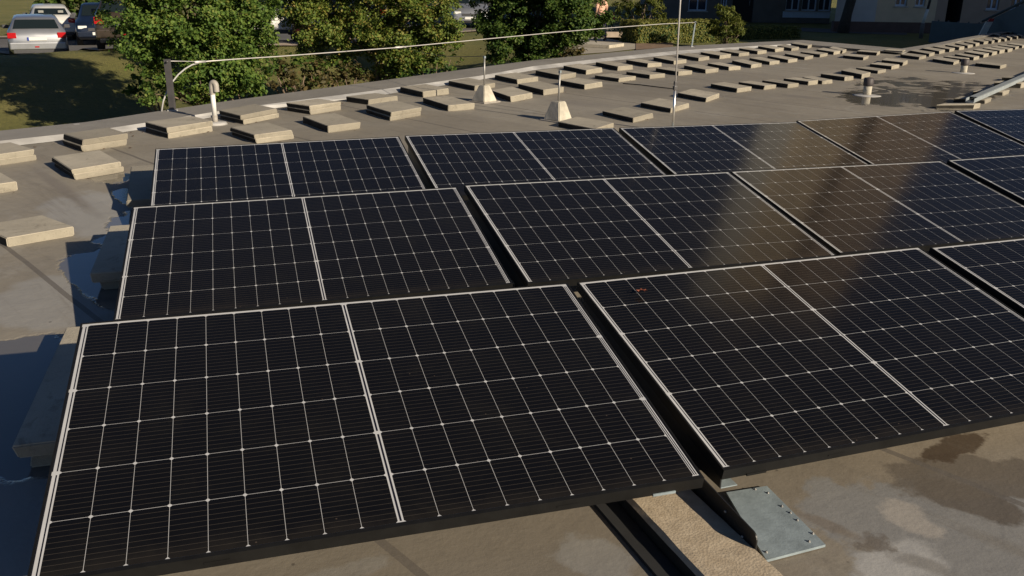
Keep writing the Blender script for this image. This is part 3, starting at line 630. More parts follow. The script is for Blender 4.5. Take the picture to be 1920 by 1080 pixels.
# slabs carrying the left ends of the rows and the gaps between panels
def px_slab(tl, bl, width, h, label, z=0.0, mat='slab'):
    A, B = at(*bl, z+h), at(*tl, z+h)
    d = (B-A); s = Vector((d.y, -d.x, 0)).normalized()*width
    return make_slab(A, B, A+s, h, label, 'slabs carrying the solar panels', z=z, mat=mat)
for r, (tl, bl, lab) in enumerate([((124, 616), (24, 838), 'front'), ((207, 424), (169, 514), 'middle'), ((247, 311), (236, 376), 'back')]):
    zz = 0.05
    A, B = at(*bl, zz+0.05), at(*tl, zz+0.05); d = B-A
    s = Vector((d.y, -d.x, 0)).normalized()*0.45
    for nm, z_, off in (('upper', 0.052, 0.0), ('lower', 0.0, 0.035)):
        o_ = d.normalized()*off
        rnd = random.Random(lab+nm)
        sb = obj('paving_slab', slab_mesh(Vector((0, 0, 0)), d-o_, s-s.normalized()*off, 0.05, 1, rnd, 'slab'), [MAT['slab'], MAT['slabside'], MAT['darkside']])
        sb.location = (A.x+o_.x+s.normalized().x*off, A.y+o_.y+s.normalized().y*off, z_)
        tag(sb, '%s concrete slab under the left end of the %s of panels' % (nm, lab+' row'), 'paving slab', 'slabs carrying the solar panels', 'thing')
for (r, k) in PM:
    if k == 0 or (r, k) == (0, 1): continue
    a = on_panel(r, k, -0.02, 0.25)
    for nm, z_ in (('upper', 0.052), ('lower', 0.0)):
        rnd = random.Random('g%d%d%s' % (r, k, nm))
        sb = obj('paving_slab', slab_mesh(Vector((-0.2, 0, 0)), Vector((0, 0.75, 0)), Vector((0.4, 0, 0)), 0.05, 1, rnd, 'slab'), [MAT['slab'], MAT['slabside'], MAT['darkside']])
        sb.location = (a.x, a.y, z_)
        tag(sb, '%s slab in the gap left of the %s panel of the %s' % (nm, ORD[k], ROWN[r]), 'paving slab', 'slabs carrying the solar panels', 'thing')

# ------------------------------------------------------------------ foreground: rough ballast kerb, plate and black bracket
ZK = 0.058
L0, L1, R0, R1 = at(1168, 925, ZK), at(1328, 1096, ZK), at(1268, 905, ZK), at(1470, 1096, ZK)
dirk = ((L1-L0).normalized()+(R1-R0).normalized()).normalized()
nk = Vector((-dirk.y, dirk.x, 0))
wk = abs((R0-L0).dot(nk)); wk = 0.215
cl = L0
bm = bmesh.new()
side = nk if (R0-L0).dot(nk) > 0 else -nk
st = cl-dirk*0.55; n_seg = 26; tot = 1.05
rings = []
rnd = random.Random(5)
for i in range(n_seg+1):
    p = st+dirk*(tot*i/n_seg); ring = []
    prof = [(0, 0), (0, ZK-0.012), (0.012, ZK)]+[(wk*j/6, ZK) for j in range(1, 6)]+[(wk-0.012, ZK), (wk, ZK-0.012), (wk, 0)]
    for a, z in prof:
        jz = rnd.uniform(-.0012, .0012) if z > 0.04 else 0
        q = p+side*(a+(rnd.uniform(-.001, .001) if z > 0.05 else 0)); ring.append(bm.verts.new((q.x, q.y, max(0, z+jz))))
    rings.append(ring)
for i in range(n_seg):
    for j in range(len(rings[0])-1): bm.faces.new([rings[i][j], rings[i+1][j], rings[i+1][j+1], rings[i][j+1]])
for f in bm.faces: pass
for i in range(n_seg): bm.faces.ensure_lookup_table(); bm.faces[i*(len(rings[0])-1)].material_index = 1  # left face of the kerb near black, its shade painted into the colour
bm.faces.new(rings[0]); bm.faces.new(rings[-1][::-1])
kb = obj('concrete_kerb', bm, [MAT['kerb'], MAT['darkside']])
tag(kb, 'rough tan concrete kerb lying under the gap between the two front panels', 'concrete kerb')
# rubber strip beside the kerb, made wider to darken the shadowed ground there
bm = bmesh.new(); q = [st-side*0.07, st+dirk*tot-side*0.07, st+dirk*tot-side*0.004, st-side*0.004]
add_prism(bm, q, 0.0, 0.012); tag(obj('rubber_mat', bm, MAT['rubber']), 'black rubber strip widened over the shadow along the left side of the rough concrete kerb', 'rubber strip')
# galvanised plate with screws
pl = [at(1438, 911, 0.012), at(1362, 923, 0.012), at(1437, 1050, 0.012), at(1548, 1021, 0.012)]
pr = empty('metal_plate', pl[0], 'blue grey metal base plate screwed down beside the rough concrete kerb', 'metal plate')
bm = bmesh.new(); add_prism(bm, [p-pl[0] for p in pl], 0.004-0.012, 0.012-0.012); pt = obj('plate_sheet', bm, MAT['galv'], pr)
for sx, sy in [(1416, 918), (1440, 925), (1466, 950), (1495, 976), (1524, 1001), (1517, 1016), (1437, 1036), (1482, 962)]:
    p = at(sx, sy, 0.012)-pl[0]; bm = bmesh.new()
    add_tube(bm, [p, p+Vector((0, 0, 0.002))], 0.0045, 10); add_tube(bm, [p+Vector((0, 0, 0.002)), p+Vector((0, 0, 0.005))], 0.0025, 8)
    obj('screw', bm, MAT['steel'], pr)
# bracket: upright rounded sheet standing on the plate, running back under the panels
tb0, tb1 = at(1421, 1003, 0.105), at(1320, 893, 0.125)
db = Vector((tb1.x-tb0.x, tb1.y-tb0.y, 0)); Lb = db.length+0.25; db.normalize(); sb_ = Vector((db.y, -db.x, 0))
br = empty('mounting_bracket', (tb0.x, tb0.y, 0), 'black upright sheet bracket with rounded end between the two front panels', 'bracket')
bm = bmesh.new(); prof = [(0.0, 0.014)]
for k in range(7):
    a = math.pi-math.pi/2*k/6; prof.append((0.022+0.022*math.cos(a), 0.083+0.022*math.sin(a)))
prof += [(Lb, 0.128), (Lb, 0.014)]
v1 = [bm.verts.new(db*x-sb_*0.002+Vector((0, 0, z))) for x, z in prof]; v2 = [bm.verts.new(db*x+sb_*0.002+Vector((0, 0, z))) for x, z in prof]
bm.faces.new(v1); bm.faces.new(v2[::-1])
for i in range(len(prof)): bm.faces.new([v1[i], v2[i], v2[(i+1) % len(prof)], v1[(i+1) % len(prof)]])
obj('upright_sheet', bm, MAT['black'], br)
for x, z in ((0.06, 0.06), (0.15, 0.085), (0.05, 0.035), (0.30, 0.11)):
    bm = bmesh.new(); p = db*x+Vector((0, 0, z)); add_tube(bm, [p-sb_*0.002, p-sb_*0.007], 0.004, 8); obj('screw', bm, MAT['steel'], br)
# dead leaf on the second front panel
p = on_panel(0, 1, 0.22, 1.02, 0.004)
bm = bmesh.new(); r_ = random.Random(3); c0 = bm.verts.new((0, 0, 0.012)); ring = []
for k in range(14):
    a = 2*math.pi*k/14; rr = 0.026 if k % 2 else 0.015
    ring.append(bm.verts.new((rr*math.cos(a), rr*0.7*math.sin(a), 0.004+r_.uniform(0, 0.014))))
for k in range(14): bm.faces.new([c0, ring[k], ring[(k+1) % 14]])
lf = obj('dead_leaf', bm, MAT['deadleaf']); lf.location = at(1203, 549, p.z); tag(lf, 'small curled red brown leaf on the second front panel', 'leaf')

# dry leaves and grit blown against the slabs and the upstand
rng_ = np.random.default_rng(77); V_, F_ = [], []
spots_ = []
for key in ('outer', 'inner', 'valley'):
    for fl, bl, fr, hp in ROWS[key]:
        A, B = at(*fl), at(*fr)
        for _ in range(rng_.integers(0, 4)): spots_.append(A.lerp(B, rng_.uniform(0.2, 1.15))+Vector((rng_.normal()*0.05, -abs(rng_.normal())*0.05-0.02, 0)))
for i in range(len(BOT)-2):
    for _ in range(9):
        t = rng_.random(); q = BOT[i].lerp(BOT[i+1], t); spots_.append(q+Vector((0.05+abs(rng_.normal())*0.08, -0.06-abs(rng_.normal())*0.10, 0)))
for q in spots_:
    r = rng_.uniform(0.008, 0.022); a0 = rng_.uniform(0, 6.28); n0 = len(V_)
    for k in range(5):
        a = a0+k*1.2566; rr = r*(1.0 if k % 2 else 0.6); V_.append((q.x+rr*math.cos(a), q.y+rr*math.sin(a), 0.003+rng_.uniform(0, 0.008)))
    F_.append(tuple(range(n0, n0+5)))
me = bpy.data.meshes.new('leaf_litter'); me.from_pydata(V_, [], F_)
tag(link_mesh('leaf_litter', me, MAT['litter']), 'small dry brown leaves and grit scattered over the roof beside the slabs', 'leaf litter', kind='stuff')

# ------------------------------------------------------------------ roof equipment
def vent(px, py, top_px, label, cap=True):
    b = at(px, py); h = (py-top_px)*(b-Vector(CAM)).length/F*1.02
    o = empty('vent_pipe', b, label, 'vent pipe', 'short vent pipes')
    bm = bmesh.new(); add_tube(bm, [(0, 0, 0.0), (0, 0, h*0.62)], 0.058, 20); obj('pipe', bm, MAT['cone'], o)
    bm = bmesh.new(); add_tube(bm, [(0, 0, h*0.55), (0, 0, h*0.60), (0, 0, h*0.97), (0, 0, h)], [0.066, 0.070, 0.070, 0.058], 20); obj('cap', bm, MAT['darkcap'], o)
    bm = bmesh.new(); add_tube(bm, [(0, 0, 0.0), (0, 0, 0.006), (0, 0, 0.014)], [0.20, 0.17, 0.062], 20); obj('collar', bm, MAT['flashing'], o)
vent(1625, 179, 150, 'short pale vent pipe with dark cap standing before the wet patch')
vent(1806, 137, 115, 'short pale vent pipe with dark cap behind the wet patch')
# gooseneck pipe
b = at(404, 233); k = (b-Vector(CAM)).length/F
o = empty('gooseneck_vent', b, 'white gooseneck vent pipe standing beside the parapet', 'vent pipe')
H = 72*k
bm = bmesh.new(); add_tube(bm, [(0, 0, 0), (0, 0, 0.025), (0, 0, 0.03)], [0.13, 0.11, 0.03], 20); obj('collar', bm, MAT['flashing'], o)
bm = bmesh.new(); add_tube(bm, [(0, 0, 0.0), (0, 0, H*0.22)], 0.029, 20); obj('socket', bm, MAT['pipecap'], o)
bm = bmesh.new(); add_tube(bm, [(0, 0, H*0.2), (0, 0, H*0.78)], 0.025, 20); obj('pipe', bm, MAT['whitepipe'], o)
bm = bmesh.new(); rt = Vector(ROT[0]); rt.z = 0; rt.normalize(); rt = (rt*0.8+Vector((0.3, -0.9, 0))*0.5).normalized()
pts = [Vector((0, 0, H*0.72)), Vector((0, 0, H*0.90))]
for q in range(1, 9):
    a = math.pi*q/8; pts.append(Vector((0, 0, H*0.92))+rt*(0.026*(1-math.cos(a)))+Vector((0, 0, 0.034*math.sin(a))))
pts.append(pts[-1]-Vector((0, 0, 0.06)))
add_tube(bm, pts, 0.030, 18, cap=False); obj('hood', bm, MAT['pipecap'], o)

def cone_weight(cx, by, ty, half, top_half, rod_top, label, lean=0.0):
    b = at(cx, by); k = (b-Vector(CAM)).length/F; H = (by-ty)*k*1.04; hb, ht = half*k*0.80, top_half*k*0.8
    o = empty('rod_holder', b, label, 'rod holder', 'concrete feet of lightning rods', rz=math.radians(28))
    bm = bmesh.new()
    lo = [bm.verts.new((x*hb, y*hb, 0.012)) for x, y in ((-1, -1), (1, -1), (1, 1), (-1, 1))]; hi = [bm.verts.new((x*ht, y*ht, H)) for x, y in ((-1, -1), (1, -1), (1, 1), (-1, 1))]
    bm.faces.new(lo[::-1]); bm.faces.new(hi)
    for i in range(4): bm.faces.new([lo[i], lo[(i+1) % 4], hi[(i+1) % 4], hi[i]])
    bmesh.ops.bevel(bm, geom=bm.edges[:], offset=0.008, segments=2, affect='EDGES')
    obj('concrete_foot', bm, MAT['cone'], o)
    bm = bmesh.new(); add_box(bm, (-hb*1.25, -hb*1.25, 0.0), (hb*1.25, hb*1.25, 0.012)); obj('pad', bm, MAT['pipecap'], o)
    L = (ty-rod_top)*k*1.03
    bm = bmesh.new(); add_tube(bm, [(0, 0, H-0.03), (lean, 0, H+L)], 0.011, 10); obj('rod', bm, MAT['steel'], o)
    bm = bmesh.new(); add_box(bm, (lean-0.013, -0.013, H+L-0.03), (lean+0.013, 0.013, H+L), bevel=0.003); obj('clamp', bm, MAT['galv'], o)
    return b+Vector((0, 0, H+L))
tip1 = cone_weight(908, 191, 162, 21, 9, 112, 'pale concrete foot with thin rod in front of the parapet slabs')
tip2 = cone_weight(1046, 226, 192, 24, 12, 139, 'pale concrete foot with thin rod nearest the back row of panels', 0.01)

# tall mast behind the back row
b = at(1261, 247); k = (b-Vector(CAM)).length/F
o = empty('lightning_mast', b, 'tall thin steel lightning mast standing behind the back row', 'mast')
top = at_dist(1277.5, -30, math.hypot(b.x-CAM[0], b.y-CAM[1]))-b
dirm = top.normalized()
def along(py): return dirm*((247-py)/(247+30)*top.length)
bm = bmesh.new(); add_tube(bm, [(0, 0, 0), along(158)], 0.0145, 14); obj('lower_tube', bm, MAT['mast'], o)
bm = bmesh.new(); add_tube(bm, [along(160), along(-30), along(-30)*2.1], [0.008, 0.008, 0.008], 10); obj('rod', bm, MAT['alu'], o)
for py, s in ((162, 0.020), (153, 0.015)):
    bm = bmesh.new(); p = along(py); add_box(bm, (p.x-s, p.y-s, p.z-0.02), (p.x+s, p.y+s, p.z+0.02), bevel=0.005); obj('clamp', bm, MAT['darksteel'], o)
bm = bmesh.new(); add_box(bm, (-0.06, -0.06, 0.0), (0.06, 0.06, 0.01), bevel=0.002); obj('foot_plate', bm, MAT['galv'], o)

# lightning wire on posts along the parapet
def post(px, py, px_top, py_top, wdt, label, m):
    b = at(px, py, ZP); t = at_dist(px_top, py_top, math.hypot(b.x-CAM[0], b.y-CAM[1]))
    o = empty('wire_post', b, label, 'post', 'posts carrying the lightning wire')
    bm = bmesh.new(); d = t-b; s = Vector(ROT[0])*wdt; f = Vector((s.y, -s.x, 0)).normalized()*wdt
    s = Vector((s.x, s.y, 0))
    vs = [[bm.verts.new(q+s*x+f*y) for x, y in ((-1, -1), (1, -1), (1, 1), (-1, 1))] for q in (Vector((0, 0, 0.012)), d)]
    bm.faces.new(vs[0][::-1]); bm.faces.new(vs[1])
    for i in range(4): bm.faces.new([vs[0][i], vs[0][(i+1) % 4], vs[1][(i+1) % 4], vs[1][i]])
    obj('upright', bm, m, o)
    bm = bmesh.new(); add_box(bm, (-wdt*1.9, -wdt*1.9, 0.0), (wdt*1.9, wdt*1.9, 0.012)); obj('foot_plate', bm, MAT['flashing'], o)
    bm = bmesh.new(); p = d*0.96; add_tube(bm, [p-Vector((0, 0.06, 0)), p+Vector((0, 0.06, 0))], 0.012, 10); obj('bolt', bm, MAT['darksteel'], o)
    return t
tA = post(324, 207, 313, 111, 0.029, 'dark grey square post at the left end of the lightning wire', MAT['darksteel'])
tB = post(1297, 88, 1304, 40, 0.015, 'grey post at the right end of the lightning wire', MAT['galv'])
dA = math.hypot(tA.x-CAM[0], tA.y-CAM[1]); dB = math.hypot(tB.x-CAM[0], tB.y-CAM[1])
# depth is linear in 1/distance along a straight line seen in the picture
def wire_pt(px, py):
    t = (px-313)/(1304-313); return at_dist(px, py, 1/((1-t)/dA+t/dB))
pts = [wire_pt(x, y) for x, y in [(375, 116), (440, 111), (520, 106), (620, 98.5), (740, 89.5), (860, 78), (960, 68.5), (1060, 59), (1160, 51), (1240, 45), (1304, 42)]]
o = empty('lightning_wire', pts[0], 'long pale lightning rod tube running in the air along the parapet', 'lightning wire')
bm = bmesh.new(); add_tube(bm, [p-pts[0] for p in pts], 0.0068, 10); obj('tube', bm, MAT['alu'], o)
bm = bmesh.new(); add_tube(bm, [wire_pt(x, y)-pts[0] for x, y in [(318, 114.5), (345, 114.8), (378, 115.8)]], 0.004, 8); obj('end_wire', bm, MAT['alu'], o)
for x, y, n_ in ((374, 116, 'clamp'), (750, 88.5, 'sleeve')):
    bm = bmesh.new(); add_tube(bm, [wire_pt(x-9, y+0.6)-pts[0], wire_pt(x+11, y-0.6)-pts[0]], 0.014, 10); obj(n_, bm, MAT['alu'], o)
# curved conduit from the parapet to the wire
kp = [(303, 209), (306, 190), (313, 172), (322, 155), (334, 140), (347, 129), (360, 121.5), (374, 117.5)]
dC = math.hypot(at(303, 209, ZP).x-CAM[0], at(303, 209, ZP).y-CAM[1]); dD = math.hypot(pts[0].x-CAM[0], pts[0].y-CAM[1])
cp = [at_dist(x, y, dC+(dD-dC)*i/7) for i, (x, y) in enumerate(kp)]
bm = bmesh.new(); add_tube(bm, [p-cp[0] for p in cp], 0.009, 10)
cb = obj('bent_conduit', bm, MAT['flashing']); cb.location = cp[0]; tag(cb, 'bent grey conduit curving from the parapet up to the lightning wire', 'conduit')
# thin wire from the long tube down to the rod of the left foot
a = wire_pt(755, 88.5); pts2 = [a+(tip1-a)*t-Vector((0, 0, 0.10*math.sin(math.pi*t)*0.6)) for t in [i/10 for i in range(11)]]
bm = bmesh.new(); add_tube(bm, [p-a for p in pts2], 0.004, 6)
w1 = obj('link_wire', bm, MAT['darksteel']); w1.location = a; tag(w1, 'thin dark wire from the lightning tube to the rod of the left concrete foot', 'wire')
# thin dark line lying on the roof up to the mast
ep = [at(x, y, 0.006) for x, y in [(1168, 156.5), (1200, 159), (1232, 163), (1262, 166.5)]]
bm = bmesh.new(); add_tube(bm, [p-ep[0] for p in ep], 0.008, 6)
ec = obj('roof_line', bm, MAT['black']); ec.location = ep[0]; tag(ec, 'thin dark line lying on the roof towards the mast', 'cable')
# cable tray on slabs at the right edge
ta, tb = at(1818, 191, 0.075), at(1932, 141, 0.075)
d = tb-ta; s = Vector((d.y, -d.x, 0)).normalized()*0.05
o = empty('cable_tray', ta, 'pale steel cable tray lying on slabs at the right edge', 'cable tray')
bm = bmesh.new(); z0, z1 = Vector((0, 0, -0.012)), Vector((0, 0, 0.05))
d2 = d*1.6
add_prism(bm, [(-s).xy.to_3d(), (d2-s).xy.to_3d(), (d2+s).xy.to_3d(), s.xy.to_3d()], -0.012, 0.0); obj('tray_bottom', bm, MAT['tray'], o)
for sg in (-1, 1):
    e = s.normalized()*0.004; c_ = s*sg
    bm = bmesh.new(); add_prism(bm, [(c_-e).xy.to_3d(), (d2+c_-e).xy.to_3d(), (d2+c_+e).xy.to_3d(), (c_+e).xy.to_3d()], 0.0005, 0.045); obj('tray_side', bm, MAT['tray'], o)
bm = bmesh.new(); add_prism(bm, [(-s*0.93+d*0.04).xy.to_3d(), (d2-s*0.93).xy.to_3d(), (d2+s*0.93).xy.to_3d(), (s*0.93+d*0.04).xy.to_3d()], 0.046, 0.050); obj('tray_cover', bm, MAT['tray'], o)

# ------------------------------------------------------------------ trees, bushes, hedges
def leaf_cloud(name, pts, nrm, size, m, parent, rng, aspect=0.62, jitter=0.9, hang=0.0, core=None):
    """many small folded leaves; pts and nrm are arrays, each leaf lies roughly across its normal"""
    n = len(pts)
    d = rng.normal(size=(n, 3)); nr = nrm+jitter*d*0.6; nr /= np.linalg.norm(nr, axis=1)[:, None]+1e-9
    u = rng.normal(size=(n, 3)); u[:, 2] -= hang; u -= nr*(u*nr).sum(1)[:, None]; u /= np.linalg.norm(u, axis=1)[:, None]+1e-9
    v = np.cross(nr, u)
    s = size*rng.uniform(0.6, 1.35, n)[:, None]
    a, b = u*s, v*s*aspect
    fold = nr*s*0.22
    P = np.stack([pts-a, pts-0.25*a+b+fold, pts+0.55*a+0.8*b+fold, pts+a, pts+0.55*a-0.8*b+fold, pts-0.25*a-b+fold], 1)
    V = P.reshape(-1, 3)
    me = bpy.data.meshes.new(name)
    me.vertices.add(n*6); me.vertices.foreach_set('co', V.ravel())
    idx = np.arange(n)[:, None]*6+np.array([0, 1, 2, 3, 0, 3, 4, 5])
    me.loops.add(n*8); me.loops.foreach_set('vertex_index', idx.ravel().astype(np.int32))
    me.polygons.add(n*2); me.polygons.foreach_set('loop_start', np.arange(0, n*8, 4, dtype=np.int32))
    try: me.polygons.foreach_set('loop_total', np.full(n*2, 4, np.int32))
    except Exception: pass
    at_ = me.attributes.new('tint', 'FLOAT', 'POINT'); at_.data.foreach_set('value', np.repeat(rng.random(n), 6).astype(np.float32))
    me.update(calc_edges=True); me.validate()
    return link_mesh(name, me, m, parent)

def clump_points(c, r, n, rng, squash=0.85, shell=0.45):
    d = rng.normal(size=(n, 3)); d /= np.linalg.norm(d, axis=1)[:, None]
    rad = r*(shell+(1-shell)*rng.random(n)**0.6)
    p = d*rad[:, None]; p[:, 2] *= squash
    return np.array(c)+p, d+np.array([0, 0, 0.35])

def crown(blobs, rng, dens, sub=36, small=(0.09, 0.24)):
    """each big clump is broken into many ragged sprays so that gaps and dark hollows stay between them"""
    P, N = [], []
    for c, r in blobs:
        k = max(5, int(sub*(r/0.7)**1.6)+3)
        sc = min(1.0, max(0.55, r/0.7))
        for _ in range(k):
            d = rng.normal(size=3); d /= np.linalg.norm(d)
            cc = np.array(c)+d*r*rng.uniform(0.35, 1.08)*np.array([1, 1, 0.9]); rr = rng.uniform(*small)*sc
            n = max(6, int(dens*rr*rr))
            # a spray: flattened, ragged, hanging slightly outwards
            ax = d+rng.normal(size=3)*0.5; ax /= np.linalg.norm(ax)
            q = rng.normal(size=(n, 3))*rr*0.48
            q += ax*(rng.random(n)*rr*1.1)[:, None]
            q[:, 2] *= 0.7
            P.append(cc+q); N.append(np.tile(np.array([0, 0, 0.9])+d*0.7, (n, 1)))
    return np.concatenate(P), np.concatenate(N)

def tree(px_trunk, dist, blobs_px, label, m, seed, leaf=0.030, dens=5400, trunk_r=0.06, lean=0.0, name='tree', bark='bark', group='young trees beside the building', depth=0.55):
    rng = np.random.default_rng(seed)
    b = at_dist(px_trunk, 150, dist); b.z = gz(b)-0.05
    o = empty(name, b, label, 'tree', group)
    fwd = Vector((ROT[2][0], ROT[2][1], 0)).normalized()
    blobs = []
    for (x, y, r, *dd) in blobs_px:
        off = dd[0] if dd else rng.uniform(-depth, depth)
        p = at_dist(x, y, dist+off)
        blobs.append((p-b, r*dist/F*1.05))
    zt = max(p.z for p, r in blobs)
    top = Vector((np.mean([p.x for p, r in blobs]), np.mean([p.y for p, r in blobs]), zt*0.9))
    bm = bmesh.new(); rnd = random.Random(seed)
    tp = [Vector((0, 0, 0))+(top*Vector((1, 1, 0)).length*0 if False else Vector((top.x*t, top.y*t, top.z*t)))+Vector((rnd.uniform(-.03, .03), rnd.uniform(-.03, .03), 0))*(t > 0) for t in [i/7 for i in range(8)]]
    add_tube(bm, tp, [trunk_r*(1.25 if i == 0 else 1-0.11*i) for i in range(8)], 10)
    obj('trunk', bm, MAT[bark], o)
    for p, r in blobs:
        bm = bmesh.new(); s = tp[min(6, max(1, int(7*max(0.08, (p.z-r*0.8)/max(0.1, top.z)))))]
        mid = s.lerp(p, 0.55)+Vector((rnd.uniform(-.06, .06), rnd.uniform(-.06, .06), 0.05))
        add_tube(bm, [s, mid, p], [trunk_r*0.42, trunk_r*0.28, trunk_r*0.10], 7); obj('branch', bm, MAT[bark], o)
    P, N = crown([(tuple(p), r) for p, r in blobs], rng, dens)
    leaf_cloud('crown', P, N, leaf, m, o, rng)
    return o
tree(366, 18.2, [(285, 55, 62), (400, 166, 26), (432, 160, 26), (352, 172, 24), (468, 145, 26), (322, 168, 24), (290, 176, 20), (350, 20, 80), (430, 45, 75), (465, 95, 42), (405, 110, 62), (330, 105, 55), (258, 92, 38), (300, 150, 28), (375, 150, 40), (440, 140, 34), (240, 20, 45), (480, 10, 48),
      (330, -70, 85), (420, -80, 80), (375, -170, 95), (270, -50, 55), (500, 55, 28), (300, -180, 80), (450, -190, 80), (340, -290, 85), (420, -290, 80), (250, -130, 60), (500, -110, 55)],
     'rounded green maple tree behind the dark square post at the left', MAT['leaf'], 11)
tree(702, 21.0, [(600, 40, 60), (680, 20, 75), (770, 35, 75), (820, 50, 40), (720, 75, 55), (640, 88, 40), (790, 85, 42), (755, 112, 36), (700, 135, 26, 0.3), (580, 90, 30), (845, 80, 22), (560, 10, 45),
      (640, -70, 80), (740, -80, 80), (690, -170, 85), (610, -180, 70), (780, -170, 75), (700, -270, 75), (830, 5, 30), (815, 115, 20)],
     'green tree with browning leaves and bare lower trunk between the other two maples', MAT['leafwarm'], 23)
tree(1000, 25.5, [(935, 35, 45), (1000, 20, 60), (1070, 30, 55), (1098, 55, 26), (960, 75, 42), (1030, 80, 48), (1076, 88, 22), (930, 100, 24), (985, 105, 26), (1040, 112, 20), (1104, 18, 24), (1122, 44, 9),
      (960, -60, 70), (1050, -60, 70), (1000, -140, 75), (930, -150, 60), (1070, -150, 60), (1000, -230, 60)],
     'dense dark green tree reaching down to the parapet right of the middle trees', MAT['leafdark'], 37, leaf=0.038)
def shrub(px, py, dist, blobs_px, label, m, seed, leaf=0.045, dens=1600, name='shrub', group=None, aspect=0.75, hang=0.0, jitter=0.8, cat='shrub'):
    rng = np.random.default_rng(seed)
    b = at_dist(px, py, dist); b.z = gz(b)
    o = empty(name, b, label, cat, group)
    blobs = [(tuple(at_dist(x, y, dist+rng.uniform(-.3, .3))-b), r*dist/F) for x, y, r in blobs_px]
    bm = bmesh.new()
    for c, r in blobs: add_tube(bm, [(0, 0, -0.05), Vector(c)*0.6+Vector((0.03, 0, 0)), Vector(c)], [0.03, 0.02, 0.006], 6)
    obj('stem', bm, MAT['bark'], o)
    P, N = crown(blobs, rng, dens, sub=16)
    leaf_cloud('crown', P, N, leaf, m, o, rng, aspect=aspect, hang=hang, jitter=jitter)
    return o
shrub(560, 165, 19, [(545, 132, 20), (585, 140, 22), (520, 150, 18), (570, 158, 16), (612, 150, 16)], 'low browning shrub in the shade between the left and middle trees', MAT['brush'], 5, group='shrubs at the foot of the trees')
shrub(660, 155, 19, [(645, 138, 18), (668, 145, 18), (630, 150, 14), (685, 150, 12)], 'low tan green shrub left of the bare tree trunk', MAT['brush'], 6, group='shrubs at the foot of the trees')
shrub(1076, 108, 23, [(1070, 98, 15), (1086, 102, 12), (1060, 106, 10)], 'small pale dry bush by the path edge', MAT['brush'], 7, leaf=0.045, group='shrubs at the foot of the trees')
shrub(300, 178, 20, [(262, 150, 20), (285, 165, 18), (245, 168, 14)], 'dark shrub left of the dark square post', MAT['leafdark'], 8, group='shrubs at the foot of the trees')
for k, (x, y, bl) in enumerate([(545, 160, [(510, 118, 26), (545, 125, 28), (575, 118, 24), (530, 145, 24), (565, 150, 22), (500, 140, 20)]), (640, 150, [(615, 125, 24), (650, 120, 22), (670, 128, 20), (630, 145, 20), (600, 135, 18)]),
                               (800, 140, [(760, 128, 20), (790, 122, 22), (820, 118, 22), (845, 112, 18), (775, 140, 16), (735, 138, 16)]), (455, 175, [(440, 160, 18), (470, 165, 18), (425, 172, 12), (485, 170, 12)])]):
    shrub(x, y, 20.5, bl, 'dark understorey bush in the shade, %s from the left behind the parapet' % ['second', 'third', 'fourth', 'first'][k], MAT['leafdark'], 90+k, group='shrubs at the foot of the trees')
# feathery evergreens
shrub(1200, 50, 37, [(1175, 12, 22), (1205, 5, 26), (1235, 10, 20), (1195, 30, 18), (1225, 30, 16), (1170, -20, 24), (1215, -30, 28), (1240, -15, 18), (1165, 32, 12)],
      'feathery green cypress standing behind the clipped hedge', MAT['needle'], 14, leaf=0.085, aspect=0.2, hang=-1.8, dens=2600, name='cypress', group=None, cat='conifer')
shrub(1364, 82, 32, [(1362, 40, 18), (1374, 56, 18), (1352, 56, 16), (1365, 70, 18), (1387, 62, 9), (1358, 26, 11), (1343, 46, 8), (1380, 42, 9), (1354, 17, 6), (1370, 24, 7), (1388, 48, 6), (1340, 60, 9)],
      'feathery yellow green juniper bush at the right end of the hedge', MAT['needle'], 15, leaf=0.075, aspect=0.2, hang=-1.8, dens=3200, name='juniper', cat='conifer')

def hedge(name, a, b, depth, h, label, m, seed, dens=620, leaf=0.034):
    """clipped box hedge: leaves over every face of the box and a woody core"""
    rng = np.random.default_rng(seed)
    d = (b-a); L = Vector((d.x, d.y, 0)).length; ux = Vector((d.x, d.y, 0)).normalized(); uy = Vector((-ux.y, ux.x, 0))
    o = empty(name, a, label, 'hedge', 'clipped hedges')
    P, N = [], []
    faces = [((L, h), lambda s, t: (s, 0, t), (0, -1, 0)), ((L, h), lambda s, t: (s, depth, t), (0, 1, 0)), ((L, depth), lambda s, t: (s, t, h), (0, 0, 1)),
             ((depth, h), lambda s, t: (0, s, t), (-1, 0, 0)), ((depth, h), lambda s, t: (L, s, t), (1, 0, 0))]
    for (A, B), fn, nn in faces:
        n = int(A*B*dens); s = rng.random(n)*A; t = rng.random(n)*B
        q = np.array([fn(x, y) for x, y in zip(s, t)])+rng.normal(size=(n, 3))*0.022
        P.append(q); N.append(np.tile(np.array(nn, float), (n, 1))+np.array([0, 0, .3]))
    P = np.concatenate(P); N = np.concatenate(N)
    R_ = np.array([[ux.x, uy.x, 0], [ux.y, uy.y, 0], [0, 0, 1]])
    leaf_cloud('foliage', P @ R_.T, N @ R_.T, leaf, m, o, rng)
    bm = bmesh.new(); c = [Vector((0, 0, 0))+ux*0.06+uy*0.06, ux*(L-0.06)+uy*0.06, ux*(L-0.06)+uy*(depth-0.06), ux*0.06+uy*(depth-0.06)]
    add_prism(bm, c, 0, h-0.06); obj('core', bm, MAT['leafdark'], o)
    return o
hg = at(1195, 83, ZG); hh = 42*(hg-Vector(CAM)).length/F
hedge('hedge', hg, at(1345, 79.5, ZG), 1.1, hh*0.92, 'clipped olive green hedge along the path, behind the right wire post', MAT['hedge'], 41)
hg2 = at(1395, 75, ZG)
hedge('hedge', hg2, at(1500, 72, ZG), 1.6, 0.42, 'low clipped hedge right of the feathery juniper bush', MAT['hedge'], 42, dens=560)
